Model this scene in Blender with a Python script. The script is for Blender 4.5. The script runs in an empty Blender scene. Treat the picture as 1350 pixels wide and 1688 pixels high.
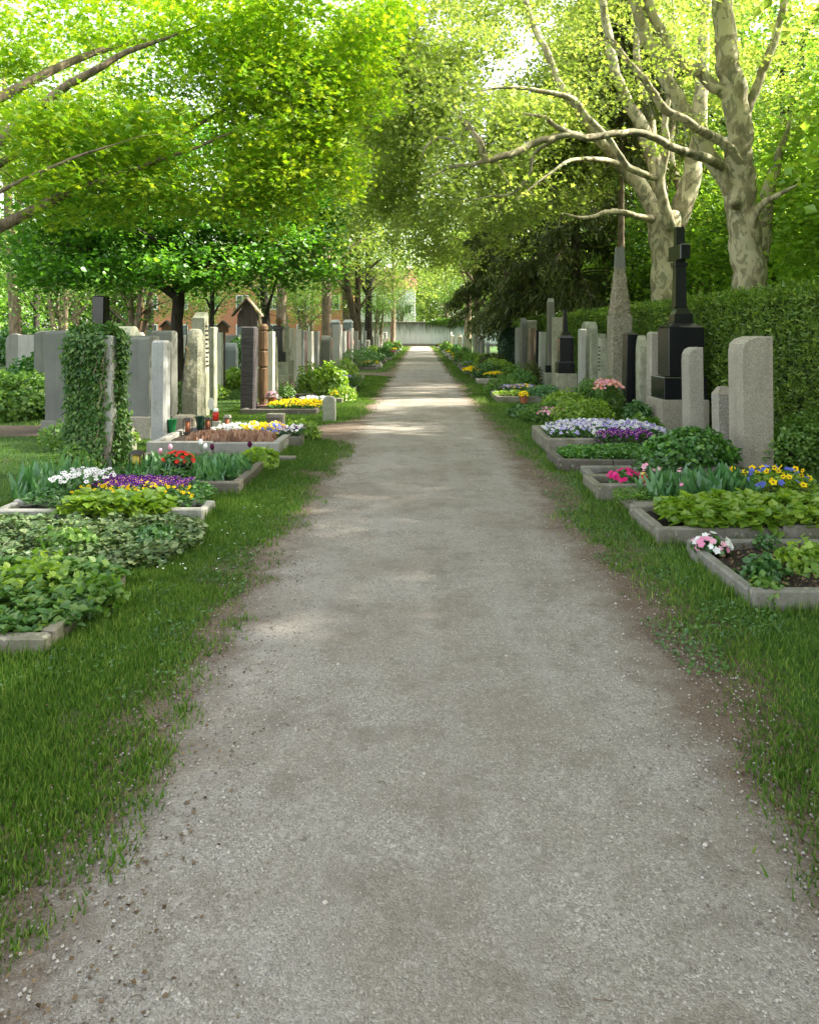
import bpy, bmesh, math, random
import numpy as np
from mathutils import Vector, noise as mnoise

# ------------------------------------------------------------------ camera, sky, sun, exposure
FPX, EYE, CX, HY = 1250.0, 1.6, 692.0, 549.0          # photo pixels (1350 x 1688)
sc = bpy.context.scene
C = sc.collection
cam_d = bpy.data.cameras.new("camera"); cam = bpy.data.objects.new("camera", cam_d); C.objects.link(cam)
cam.location = (0, 0, EYE); cam.rotation_euler = (math.radians(90), 0, 0)
cam_d.sensor_fit = 'VERTICAL'; cam_d.sensor_height = 36.0
cam_d.lens = 36.0 * FPX / 1688.0
cam_d.shift_x = -(CX - 675) / 1688.0
cam_d.shift_y = -(844 - HY) / 1688.0
cam_d.clip_start = 0.05; cam_d.clip_end = 2000
sc.camera = cam

SUN_EL, SUN_AZ = math.radians(38), math.radians(82)      # azimuth clockwise from +Y (towards +X)
world = bpy.data.worlds.new("World"); sc.world = world; world.use_nodes = True
wn = world.node_tree.nodes; wl = world.node_tree.links
bg = wn['Background']
sky = wn.new('ShaderNodeTexSky'); sky.sky_type = 'NISHITA'; sky.sun_disc = False
sky.sun_elevation = SUN_EL; sky.sun_rotation = SUN_AZ; sky.air_density = 1.0; sky.dust_density = 2.5; sky.ozone_density = 0.6
bw = wn.new('ShaderNodeRGBToBW'); hz = wn.new('ShaderNodeMix'); hz.data_type = 'RGBA'; hz.inputs[0].default_value = .68    # thin white haze over the blue
tint = wn.new('ShaderNodeMix'); tint.data_type = 'RGBA'; tint.blend_type = 'MULTIPLY'; tint.inputs[0].default_value = 1.0; tint.inputs[7].default_value = (1.05, 1.0, .93, 1)
wl.new(sky.outputs[0], bw.inputs[0]); wl.new(sky.outputs[0], hz.inputs[6]); wl.new(bw.outputs[0], tint.inputs[6]); wl.new(tint.outputs[2], hz.inputs[7])
wl.new(hz.outputs[2], bg.inputs[0]); bg.inputs[1].default_value = 0.15
sd = bpy.data.lights.new("sun", 'SUN'); sd.energy = 3.1; sd.angle = math.radians(0.9); sd.color = (1.0, 0.93, 0.80)
sun = bpy.data.objects.new("sun", sd); C.objects.link(sun)
sdir = Vector((math.sin(SUN_AZ) * math.cos(SUN_EL), math.cos(SUN_AZ) * math.cos(SUN_EL), math.sin(SUN_EL)))
sun.rotation_euler = (-sdir).to_track_quat('-Z', 'Y').to_euler()
sc.view_settings.view_transform = 'Standard'; sc.view_settings.look = 'None'
sc.view_settings.exposure = 2.9; sc.view_settings.gamma = 1.0
cy = sc.cycles
cy.max_bounces = 8; cy.diffuse_bounces = 4; cy.glossy_bounces = 2; cy.transmission_bounces = 5; cy.transparent_max_bounces = 6
cy.use_denoising = True
try:
    cy.denoiser = 'OPENIMAGEDENOISE'; cy.denoising_prefilter = 'ACCURATE'
except Exception: pass
cy.sample_clamp_indirect = 4.0

# ------------------------------------------------------------------ helpers
random.seed(7); RNG = np.random.default_rng(7)
def gx(px, D): return (px - CX) * D / FPX
def gz(py, D): return EYE + (HY - py) * D / FPX
def at(px, py, D): return (gx(px, D), D, gz(py, D))
def dy(py): return EYE * FPX / (py - HY)               # ground row -> distance

def obj(name, me, parent=None, mats=None):
    o = bpy.data.objects.new(name, me); C.objects.link(o)
    if mats is not None:
        for m in (mats if isinstance(mats, (list, tuple)) else [mats]): me.materials.append(m)
    if parent is not None: o.parent = parent
    return o
def tag(o, label=None, cat=None, group=None, kind=None):
    if label: o['label'] = label
    if cat: o['category'] = cat
    if group: o['group'] = group
    if kind: o['kind'] = kind
    return o
def thing(name, label, cat, loc=(0, 0, 0), rz=0, group=None):
    o = bpy.data.objects.new(name, None); C.objects.link(o); o.empty_display_size = .1
    o.location = loc; o.rotation_euler = (0, 0, rz)
    return tag(o, label, cat, group)
def dup(root, loc, rz=0, s=1.0, label=None, group=None):
    r = root.copy(); C.objects.link(r); r.location = loc; r.rotation_euler = (0, 0, rz)
    r.scale = (s, s, s) if not isinstance(s, tuple) else s
    if label: r['label'] = label
    if group: r['group'] = group
    for ch in list(root.children):
        c = ch.copy(); C.objects.link(c); c.parent = r
        for g in ch.children:
            d = g.copy(); C.objects.link(d); d.parent = c
    return r

class MB:
    """numpy mesh collector: any mixture of polygons"""
    def __init__(s): s.V = []; s.L = []; s.S = []; s.M = []; s.n = 0
    def add(s, V, F, m=0):
        V = np.asarray(V, float).reshape(-1, 3)
        if isinstance(F, np.ndarray):
            s.L.append((F + s.n).ravel()); s.S.append(np.full(len(F), F.shape[1])); s.M.append(np.full(len(F), m))
        else:
            for f in F: s.L.append(np.array(f) + s.n)
            s.S.append(np.array([len(f) for f in F])); s.M.append(np.full(len(F), m))
        s.V.append(V); s.n += len(V); return s
    def mesh(s, name, smooth=False):
        me = bpy.data.meshes.new(name)
        V = np.concatenate(s.V); L = np.concatenate(s.L).astype(np.int32); S = np.concatenate(s.S).astype(np.int32)
        me.vertices.add(len(V)); me.vertices.foreach_set('co', V.ravel())
        me.loops.add(len(L)); me.loops.foreach_set('vertex_index', L)
        me.polygons.add(len(S)); st = np.concatenate([[0], np.cumsum(S)[:-1]]).astype(np.int32)
        me.polygons.foreach_set('loop_start', st); me.polygons.foreach_set('loop_total', S)
        me.polygons.foreach_set('material_index', np.concatenate(s.M).astype(np.int32))
        me.polygons.foreach_set('use_smooth', np.full(len(S), bool(smooth)))
        me.update(calc_edges=True); me.validate(); return me
    def build(s, name, mats, parent=None, smooth=False): return obj(name, s.mesh(name, smooth), parent, mats)
    def box(s, x0, x1, y0, y1, z0, z1, m=0, taper=0.0, b=0.0):
        """box, optionally tapered at the top (metres each side) and chamfered on vertical+top edges by b"""
        t = taper
        if b <= 0:
            V = [(x0, y0, z0), (x1, y0, z0), (x1, y1, z0), (x0, y1, z0), (x0+t, y0+t, z1), (x1-t, y0+t, z1), (x1-t, y1-t, z1), (x0+t, y1-t, z1)]
            return s.add(V, np.array([(0, 3, 2, 1), (4, 5, 6, 7), (0, 1, 5, 4), (1, 2, 6, 5), (2, 3, 7, 6), (3, 0, 4, 7)]), m)
        def ring(x0, x1, y0, y1, z, c):
            return [(x0+c, y0, z), (x1-c, y0, z), (x1, y0+c, z), (x1, y1-c, z), (x1-c, y1, z), (x0+c, y1, z), (x0, y1-c, z), (x0, y0+c, z)]
        V = ring(x0, x1, y0, y1, z0, b) + ring(x0+t, x1-t, y0+t, y1-t, z1-b, b) + ring(x0+t+b, x1-t-b, y0+t+b, y1-t-b, z1, b*.6)
        F = [tuple(range(7, -1, -1))]
        for r in range(2):
            for i in range(8): F.append((r*8+i, r*8+(i+1) % 8, r*8+8+(i+1) % 8, r*8+8+i))
        F.append(tuple(range(16, 24)))
        return s.add(V, F, m)
    def lathe(s, prof, cx=0, cy=0, n=16, m=0):
        k = len(prof); a = np.linspace(0, 2*np.pi, n, endpoint=False)
        V = np.concatenate([np.stack([cx + r*np.cos(a), cy + r*np.sin(a), np.full(n, z)], 1) for r, z in prof])
        F = [(i*n+j, i*n+(j+1) % n, (i+1)*n+(j+1) % n, (i+1)*n+j) for i in range(k-1) for j in range(n)]
        F.append(tuple(range(n-1, -1, -1))); F.append(tuple((k-1)*n+j for j in range(n)))
        return s.add(V, F, m)
    def tube(s, P, R, n=6, m=0, rough=0.0):
        P = np.asarray(P, float); k = len(P); R = np.broadcast_to(np.asarray(R, float), (k,))
        T = np.gradient(P, axis=0); T /= np.linalg.norm(T, axis=1)[:, None] + 1e-9
        ref = np.array([0.31, 0.95, 0.05]) if abs(T[0, 2]) > .6 else np.array([0, 0, 1.0])
        U = np.cross(T, ref); U /= np.linalg.norm(U, axis=1)[:, None] + 1e-9
        W = np.cross(T, U)
        a = np.linspace(0, 2*np.pi, n, endpoint=False)
        rr = R[:, None] * np.ones((k, n))
        if rough:
            rr = rr * (1 + rough * (np.sin(a[None]*2 + np.linspace(0, 5, k)[:, None]) * .5 + np.sin(a[None]*3 + 1.7 + np.linspace(0, 9, k)[:, None]) * .5 + RNG.normal(0, .25, (k, n))))
        V = P[:, None] + rr[..., None] * (np.cos(a)[None, :, None]*U[:, None] + np.sin(a)[None, :, None]*W[:, None])
        i = np.arange(k-1)[:, None]*n; j = np.arange(n)[None]; j2 = (j+1) % n
        F = np.stack([i+j, i+j2, i+n+j2, i+n+j], -1).reshape(-1, 4)
        s.add(V.reshape(-1, 3), F, m)
        s.add(V[-1], [tuple(range(n))], m); return s

def spline(P, sub=6):
    """Catmull-Rom through rows of P (any number of columns)"""
    P = np.asarray(P, float); Q = np.vstack([2*P[0]-P[1], P, 2*P[-1]-P[-2]]); out = []
    for i in range(1, len(Q)-2):
        p0, p1, p2, p3 = Q[i-1], Q[i], Q[i+1], Q[i+2]
        for t in np.linspace(0, 1, sub, endpoint=False):
            out.append(.5*((2*p1)+(-p0+p2)*t+(2*p0-5*p1+4*p2-p3)*t*t+(-p0+3*p1-3*p2+p3)*t**3))
    out.append(P[-1]); return np.array(out)

LEAF4 = (np.array([(0, 0, 0), (-.42, .45, .10), (0, 1, 0), (.42, .45, .10)]), np.array([(0, 1, 2, 3)][:1]))
LEAF6 = (np.array([(0, 0, 0), (-.38, .15, .08), (-.46, .5, .12), (0, 1, -.06), (.46, .5, .12), (.38, .15, .08)]), np.array([(0, 1, 2, 3), (0, 3, 4, 5)]))
MAPLE = (np.array([(0, 0, 0), (-.5, .1, .05), (-.2, .35, .0), (-.55, .7, .08), (-.12, .62, 0), (0, 1.05, -.05), (.12, .62, 0), (.55, .7, .08), (.2, .35, 0), (.5, .1, .05)]), [tuple(range(10))])
BLADE = (np.array([(-.5, 0, 0), (.5, 0, 0), (0, 1, 0)]), np.array([(0, 1, 2)]))
STRAP = (np.array([(-.09, 0, 0), (.09, 0, 0), (-.10, .5, .06), (.10, .5, .06), (0, 1, -.12)]), [(0, 1, 3, 2), (2, 3, 4)])
NEED = (np.array([(-.07, 0, 0), (.07, 0, 0), (.05, 1, 0), (-.05, 1, 0)]), np.array([(0, 1, 2, 3)]))
_a = np.linspace(0, 2*np.pi, 11)[:-1]
FLOW = (np.array([(math.cos(t)*(.5 if i % 2 == 0 else .34), math.sin(t)*(.5 if i % 2 == 0 else .34), .07) for i, t in enumerate(_a)] + [(0, 0, 0)]), np.array([(i, (i+1) % 10, 10) for i in range(10)]))

def scatter(mb, tpl, P, N, S, m=0, T=None, W=None):
    """place template at points P, template z along N, y along T (random if None), size S, width factor W"""
    V0, F0 = tpl; P = np.asarray(P, float); n = len(P)
    if n == 0: return mb
    N = N / (np.linalg.norm(N, axis=1)[:, None] + 1e-9)
    if T is None: T = RNG.normal(size=(n, 3))
    T = T - N * np.sum(T*N, 1)[:, None]; T /= np.linalg.norm(T, axis=1)[:, None] + 1e-9
    B = np.cross(T, N); S = np.broadcast_to(np.asarray(S, float), (n,))
    W = np.ones(n) if W is None else W
    V = P[:, None] + S[:, None, None]*(V0[None, :, 0:1]*B[:, None]*W[:, None, None] + V0[None, :, 1:2]*T[:, None] + V0[None, :, 2:3]*N[:, None])
    k = len(V0); off = (np.arange(n)*k)
    if isinstance(F0, np.ndarray):
        mb.add(V.reshape(-1, 3), (F0[None]+off[:, None, None]).reshape(-1, F0.shape[1]), m)
    else:
        base = mb.n; mb.V.append(V.reshape(-1, 3)); mb.n += n*k
        for f in F0:
            f = np.array(f); mb.L.append((f[None]+off[:, None]+base).ravel()); mb.S.append(np.full(n, len(f))); mb.M.append(np.full(n, m))
    return mb
def upn(n, up=1.0, sp=.6):
    N = RNG.normal(size=(n, 3))*sp; N[:, 2] = np.abs(N[:, 2]) + up; return N

_perm = RNG.random((256, 256))
def vnoise(x, y):
    x = np.asarray(x, float); y = np.asarray(y, float)
    xi = np.floor(x).astype(int); yi = np.floor(y).astype(int); fx = x-xi; fy = y-yi
    fx = fx*fx*(3-2*fx); fy = fy*fy*(3-2*fy)
    g = lambda a, b: _perm[a % 256, b % 256]
    return (g(xi, yi)*(1-fx)+g(xi+1, yi)*fx)*(1-fy)+(g(xi, yi+1)*(1-fx)+g(xi+1, yi+1)*fx)*fy
def sstep(a, b, x): t = np.clip((x-a)/(b-a), 0, 1); return t*t*(3-2*t)

# ------------------------------------------------------------------ materials
class N:
    def __init__(s, name):
        s.m = bpy.data.materials.new(name); s.m.use_nodes = True; s.t = s.m.node_tree; s.t.nodes.clear()
        s.out = s.t.nodes.new('ShaderNodeOutputMaterial')
    def n(s, kind, ins=None, **kw):
        nd = s.t.nodes.new(kind)
        for k, v in kw.items(): setattr(nd, k, v)
        for k, v in (ins or {}).items():
            if isinstance(v, bpy.types.NodeSocket): s.t.links.new(v, nd.inputs[k])
            else: nd.inputs[k].default_value = v
        return nd
    def coord(s, off=True):
        co = s.n('ShaderNodeTexCoord').outputs['Object']
        if off:
            oi = s.n('ShaderNodeObjectInfo').outputs['Random']
            sc_ = s.n('ShaderNodeMath', {0: oi, 1: 37.0}, operation='MULTIPLY').outputs[0]
            co = s.n('ShaderNodeVectorMath', {0: co, 1: sc_}, operation='ADD').outputs[0]
        return co
    def noise(s, co, scale, detail=4, rough=.55, dist=0.0):
        return s.n('ShaderNodeTexNoise', {'Vector': co, 'Scale': scale, 'Detail': detail, 'Roughness': rough, 'Distortion': dist}).outputs[0]
    def ramp(s, fac, stops, interp='LINEAR'):
        r = s.n('ShaderNodeValToRGB', {0: fac}); r.color_ramp.interpolation = interp
        e = r.color_ramp.elements
        while len(e) < len(stops): e.new(.5)
        for el, (p, c) in zip(e, stops):
            el.position = p; el.color = (c, c, c, 1) if isinstance(c, (int, float)) else (*c, 1)
        return r.outputs[0]
    def mix(s, f, a, b, mode='MIX'):
        nd = s.n('ShaderNodeMix', data_type='RGBA', blend_type=mode)
        for i, v in ((0, f), (6, a), (7, b)):
            if isinstance(v, bpy.types.NodeSocket): s.t.links.new(v, nd.inputs[i])
            else: nd.inputs[i].default_value = v if i == 0 else (*v, 1)
        return nd.outputs[2]
    def bsdf(s, col, rough=.8, bump=None, bstr=.3, bdist=.01, spec=.3, metal=0.0):
        ins = {'Roughness': rough, 'Specular IOR Level': spec, 'Metallic': metal}
        ins['Base Color'] = col if isinstance(col, bpy.types.NodeSocket) else (*col, 1)
        if bump is not None:
            ins['Normal'] = s.n('ShaderNodeBump', {'Height': bump, 'Strength': bstr, 'Distance': bdist}).outputs[0]
        b = s.n('ShaderNodeBsdfPrincipled', ins).outputs[0]; s.t.links.new(b, s.out.inputs[0]); return s.m
def c8(r, g, b):
    f = lambda v: (v/255/12.92) if v/255 <= .04045 else ((v/255+.055)/1.055)**2.4
    return (f(r), f(g), f(b))

def m_stone(name, base, dark=None, speck=90, sp_amt=.35, moss=.25, rough=.75, bump=.25, mosscol=(.10, .12, .05), spec=.3):
    k = N(name); co = k.coord(); dark = dark or tuple(v*.35 for v in base)
    a = k.noise(co, speck, 3, .7); v = k.ramp(a, [(.40, dark), (.58, base)]); col = k.mix(sp_amt, base, v)
    big = k.noise(co, 2.2, 5, .6); col = k.mix(k.ramp(big, [(.35, .0), (.75, .55)]), col, tuple(v*.55 for v in base))
    st = k.noise(k.n('ShaderNodeMapping', {'Vector': co, 'Scale': (9, 9, .8)}).outputs[0], 1.0, 4)      # run-off streaks
    col = k.mix(k.ramp(st, [(.52, 0.0), (.72, .4)]), col, tuple(v*.4 for v in base))
    if moss: col = k.mix(k.ramp(k.noise(co, 5.5, 6, .7), [(.62-moss*.35, 0.0), (.80-moss*.2, .75)]), col, mosscol)
    h = k.n('ShaderNodeMath', {0: a, 1: k.noise(co, 18, 5)}, operation='ADD').outputs[0]
    tone = k.ramp(k.n('ShaderNodeObjectInfo').outputs['Random'], [(0, (.82, .80, .74)), (.35, (1.0, .96, .88)), (.7, (.90, .92, .90)), (1, (1.12, 1.07, .98))])
    col = k.mix(1.0, col, tone, 'MULTIPLY')
    lich = k.n('ShaderNodeTexVoronoi', {'Vector': co, 'Scale': 13.0}); ln = k.n('ShaderNodeMath', {0: lich.outputs['Distance'], 1: k.noise(co, 30, 3)}, operation='ADD').outputs[0]
    col = k.mix(k.ramp(ln, [(.60, .45 if moss > .1 else 0.0), (.66, 0.0)]), col, (.40, .39, .28))
    return k.bsdf(col, rough, h, bump, .008, spec)
def m_leaf(name, c1, c2, c3=None, trans=.45, gloss=.10, tcol=1.5):
    k = N(name); r = k.n('ShaderNodeNewGeometry').outputs['Random Per Island']
    stops = [(0, c1), (.6, c2)] + ([(1, c3)] if c3 else [])
    col = k.ramp(r, stops)
    big = k.noise(k.coord(), .55, 3); col = k.mix(k.ramp(big, [(.35, .0), (.65, .45)]), col, tuple(v*.62 for v in c1))
    d = k.n('ShaderNodeBsdfDiffuse', {'Color': col}).outputs[0]
    tc = k.mix(1.0, col, (tcol, tcol*1.0, tcol*.55), 'MULTIPLY')
    t = k.n('ShaderNodeBsdfTranslucent', {'Color': tc}).outputs[0]
    g = k.n('ShaderNodeBsdfGlossy', {'Color': (.8, .85, .8, 1), 'Roughness': .45}).outputs[0]
    m = k.n('ShaderNodeMixShader', {0: trans, 1: d, 2: t}).outputs[0]
    if gloss: m = k.n('ShaderNodeMixShader', {0: gloss*.5, 1: m, 2: g}).outputs[0]
    k.t.links.new(m, k.out.inputs[0]); return k.m
def m_bark(name, base, dark, scale=14, plane=False):
    k = N(name); co = k.coord(False)
    mp = k.n('ShaderNodeMapping', {'Vector': co, 'Scale': (1, 1, .22 if not plane else .6)}).outputs[0]
    a = k.noise(mp, scale, 6, .65, .4); col = k.ramp(a, [(.32, dark), (.62, base)])
    if plane:
        b = k.noise(mp, 3.2, 3, .5, 1.2)
        col = k.mix(k.ramp(b, [(.47, 0.0), (.52, .8)]), col, (.42, .38, .24))
        col = k.mix(k.ramp(k.noise(mp, 4.1, 2, .5, 1.5), [(.56, 0.0), (.60, .75)]), col, (.12, .13, .07))
        col = k.mix(k.ramp(k.noise(co, 1.3, 3), [(.5, 0.0), (.7, .5)]), col, (.24, .20, .10))
    return k.bsdf(col, .85, a, .6 if not plane else .6, .03)
def m_plain(name, col, rough=.6, var=.3, scale=12, metal=0.0, bump=.15, spec=.4):
    k = N(name); co = k.coord(); a = k.noise(co, scale, 5)
    c = k.mix(k.ramp(a, [(.3, 0.0), (.75, 1.0)]), col, tuple(v*(1-var) for v in col))
    return k.bsdf(c, rough, a, bump, .005, spec, metal)
def m_petal(name, c1, c2, tr=.25):
    k = N(name); r = k.n('ShaderNodeNewGeometry').outputs['Random Per Island']; col = k.ramp(r, [(0, c1), (1, c2)])
    d = k.n('ShaderNodeBsdfDiffuse', {'Color': col}).outputs[0]; t = k.n('ShaderNodeBsdfTranslucent', {'Color': col}).outputs[0]
    k.t.links.new(k.n('ShaderNodeMixShader', {0: tr, 1: d, 2: t}).outputs[0], k.out.inputs[0]); return k.m
def m_wood(name, base, dark, vert=True):
    k = N(name); co = k.coord()
    mp = k.n('ShaderNodeMapping', {'Vector': co, 'Scale': (14, 14, 1.2) if vert else (1.5, 2.0, 16)}).outputs[0]
    a = k.noise(mp, 2.2, 6, .6, .6); return k.bsdf(k.ramp(a, [(.3, dark), (.7, base)]), .75, a, .5, .01)

M = {}
M['granite'] = m_stone('grey granite', (.40, .40, .39), speck=160, moss=.15, sp_amt=.5)
M['light'] = m_stone('light granite', (.44, .44, .41), speck=120, moss=.08, sp_amt=.35)
M['white'] = m_stone('whitish stone', (.62, .60, .54), speck=60, moss=.12, sp_amt=.2)
M['slate'] = m_stone('dark grey stone', (.19, .195, .175), speck=120, moss=.08, sp_amt=.3)
M['mossy'] = m_stone('mossy limestone', (.40, .41, .33), speck=45, moss=.55, bump=.5, mosscol=(.13, .15, .08))
M['conc'] = m_stone('weathered shell limestone', (.46, .43, .37), (.12, .105, .08), speck=75, sp_amt=.7, moss=.25, bump=.7, mosscol=(.2, .19, .13))
M['rough'] = m_stone('rough hewn stone', (.36, .37, .30), (.10, .10, .07), speck=26, sp_amt=.7, moss=.4, bump=1.0, mosscol=(.22, .25, .14))
M['pitted'] = m_stone('pitted brown stone', (.36, .32, .25), (.08, .07, .05), speck=30, sp_amt=.8, moss=.3, bump=1.0)
M['brownst'] = m_stone('brown sandstone', (.22, .17, .13), speck=60, moss=.1, sp_amt=.3)
M['blue'] = m_stone('blue grey stone', (.20, .24, .24), speck=120, moss=.05)
M['red'] = m_stone('reddish granite', (.20, .12, .11), speck=140, moss=.0, sp_amt=.5)
M['black'] = m_stone('polished black granite', (.012, .013, .016), (.004, .004, .005), speck=200, moss=0, rough=.22, bump=.03, spec=.5)
M['kerb'] = m_stone('grey kerb stone', (.25, .235, .21), speck=70, moss=.6, sp_amt=.4, bump=.5, mosscol=(.09, .10, .05))
M['kerbd'] = m_stone('dark kerb stone', (.15, .135, .12), speck=60, moss=.4, sp_amt=.4, bump=.5, mosscol=(.07, .08, .04))
M['kerbl'] = m_stone('pale kerb stone', (.42, .40, .36), speck=90, moss=.4, sp_amt=.3, bump=.4)
M['letter'] = m_plain('dark bronze letter', (.03, .025, .02), .5)
M['wood'] = m_wood('dark weathered wood', (.075, .055, .045), (.02, .015, .012))
M['woodh'] = m_wood('grey petrified wood', (.085, .075, .075), (.03, .026, .028), False)
M['carved'] = m_wood('carved brown wood', (.20, .12, .06), (.07, .04, .02))
M['bark'] = m_bark('brown bark', (.16, .12, .08), (.035, .026, .018))
M['barkd'] = m_bark('dark bark', (.05, .04, .03), (.012, .010, .008))
M['barkl'] = m_bark('pale bark', (.24, .18, .12), (.06, .045, .03))
M['plane'] = m_bark('mottled plane bark', (.27, .23, .14), (.09, .08, .045), 9, True)
M['linden'] = m_leaf('spring linden leaf', (.12, .27, .010), (.27, .42, .015), (.46, .52, .025), .5, .12, 1.7)
M['maple'] = m_leaf('deep green maple leaf', (.045, .155, .010), (.095, .25, .016), (.18, .36, .03), .45, .12, 1.5)
M['planeleaf'] = m_leaf('pale plane leaf', (.18, .27, .05), (.30, .39, .08), (.44, .48, .14), .5, .08, 1.6)
M['bright'] = m_leaf('bright hazel leaf', (.14, .28, .03), (.24, .40, .04), (.40, .50, .08), .5, .08, 1.6)
M['mid'] = m_leaf('mid green leaf', (.06, .15, .02), (.12, .25, .03), (.22, .34, .06), .45, .08, 1.5)
M['pale'] = m_leaf('pale green leaf', (.15, .24, .045), (.25, .35, .07), (.37, .43, .11), .5, .08, 1.6)
M['spruce'] = m_leaf('spruce needles', (.05, .075, .025), (.12, .15, .045), (.24, .26, .08), .35, .05, 1.2)
M['hedge'] = m_leaf('yew hedge sprays', (.055, .12, .014), (.13, .23, .025), (.27, .38, .045), .35, .06, 1.4)
M['ivy'] = m_leaf('ivy leaf', (.035, .11, .016), (.08, .19, .03), (.20, .30, .06), .3, .08, 1.3)
M['ivyv'] = m_leaf('variegated ivy leaf', (.05, .11, .03), (.12, .19, .06), (.30, .34, .16), .25, .1, 1.2)
M['darkivy'] = m_leaf('dark ivy leaf', (.008, .05, .016), (.015, .09, .028), (.03, .13, .04), .2, .25, 1.2)
M['lime'] = m_leaf('lime green leaf', (.12, .24, .02), (.22, .36, .03), (.36, .48, .05), .45, .1, 1.5)
M['herb'] = m_leaf('bedding leaf', (.03, .11, .02), (.06, .17, .03), (.12, .24, .04), .35, .12, 1.4)
M['bluegr'] = m_leaf('bluish bulb leaf', (.05, .16, .05), (.10, .26, .08), (.18, .36, .12), .35, .12, 1.3)
M['grass'] = m_leaf('lawn grass', (.045, .11, .014), (.10, .21, .026), (.24, .31, .07), .35, .05, 1.4)
M['box'] = m_leaf('boxwood leaf', (.03, .13, .012), (.07, .23, .02), (.18, .36, .03), .35, .15, 1.4)
M['heather'] = m_petal('dried heather', (.26, .14, .09), (.50, .33, .24))
for nm, a, b in (('purple', (.06, .01, .14), (.20, .04, .34)), ('yellow', (.75, .48, .01), (.85, .65, .02)), ('whitep', (.65, .65, .62), (.8, .8, .8)),
                 ('lilac', (.30, .24, .55), (.62, .58, .80)), ('redp', (.55, .02, .02), (.7, .08, .05)), ('magenta', (.55, .02, .14), (.7, .06, .25)),
                 ('pink', (.65, .25, .38), (.75, .45, .52)), ('salmon', (.65, .25, .18), (.75, .45, .36)), ('bluep', (.10, .13, .45), (.22, .26, .62)), ('darkp', (.05, .01, .03), (.10, .02, .05))):
    M[nm] = m_petal(nm + ' petal', a, b)
def m_soil():
    k = N('bed soil'); co = k.coord(); a = k.noise(co, 55, 6, .7)
    return k.bsdf(k.ramp(a, [(.35, (.012, .009, .007)), (.7, (.065, .047, .034))]), .95, a, 1.0, .02)
M['soil'] = m_soil()
def m_ground():
    k = N('ground'); co = k.coord(False)
    a = k.noise(co, 40, 6, .7); b = k.noise(co, 1.3, 4, .6)
    g = k.ramp(a, [(.35, (.018, .045, .008)), (.65, (.06, .13, .02))])
    d = k.ramp(k.noise(co, 90, 5, .7), [(.3, (.045, .032, .022)), (.6, (.15, .11, .075)), (.75, (.26, .2, .15))])
    x = k.n('ShaderNodeSeparateXYZ', {0: co}).outputs[0]
    ax = k.n('ShaderNodeMath', {0: x, 1: .10}, operation='SUBTRACT').outputs[0]
    ax = k.n('ShaderNodeMath', {0: ax}, operation='ABSOLUTE').outputs[0]
    e = k.n('ShaderNodeMapRange', {0: ax, 1: 1.2, 2: 1.75, 3: .62, 4: .12}).outputs[0]
    f = k.n('ShaderNodeMath', {0: e, 1: b}, operation='ADD').outputs[0]
    f = k.ramp(f, [(.72, 0.0), (.92, 1.0)])
    return k.bsdf(k.mix(f, g, d), .95, a, .8, .02)
M['ground'] = m_ground()
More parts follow.
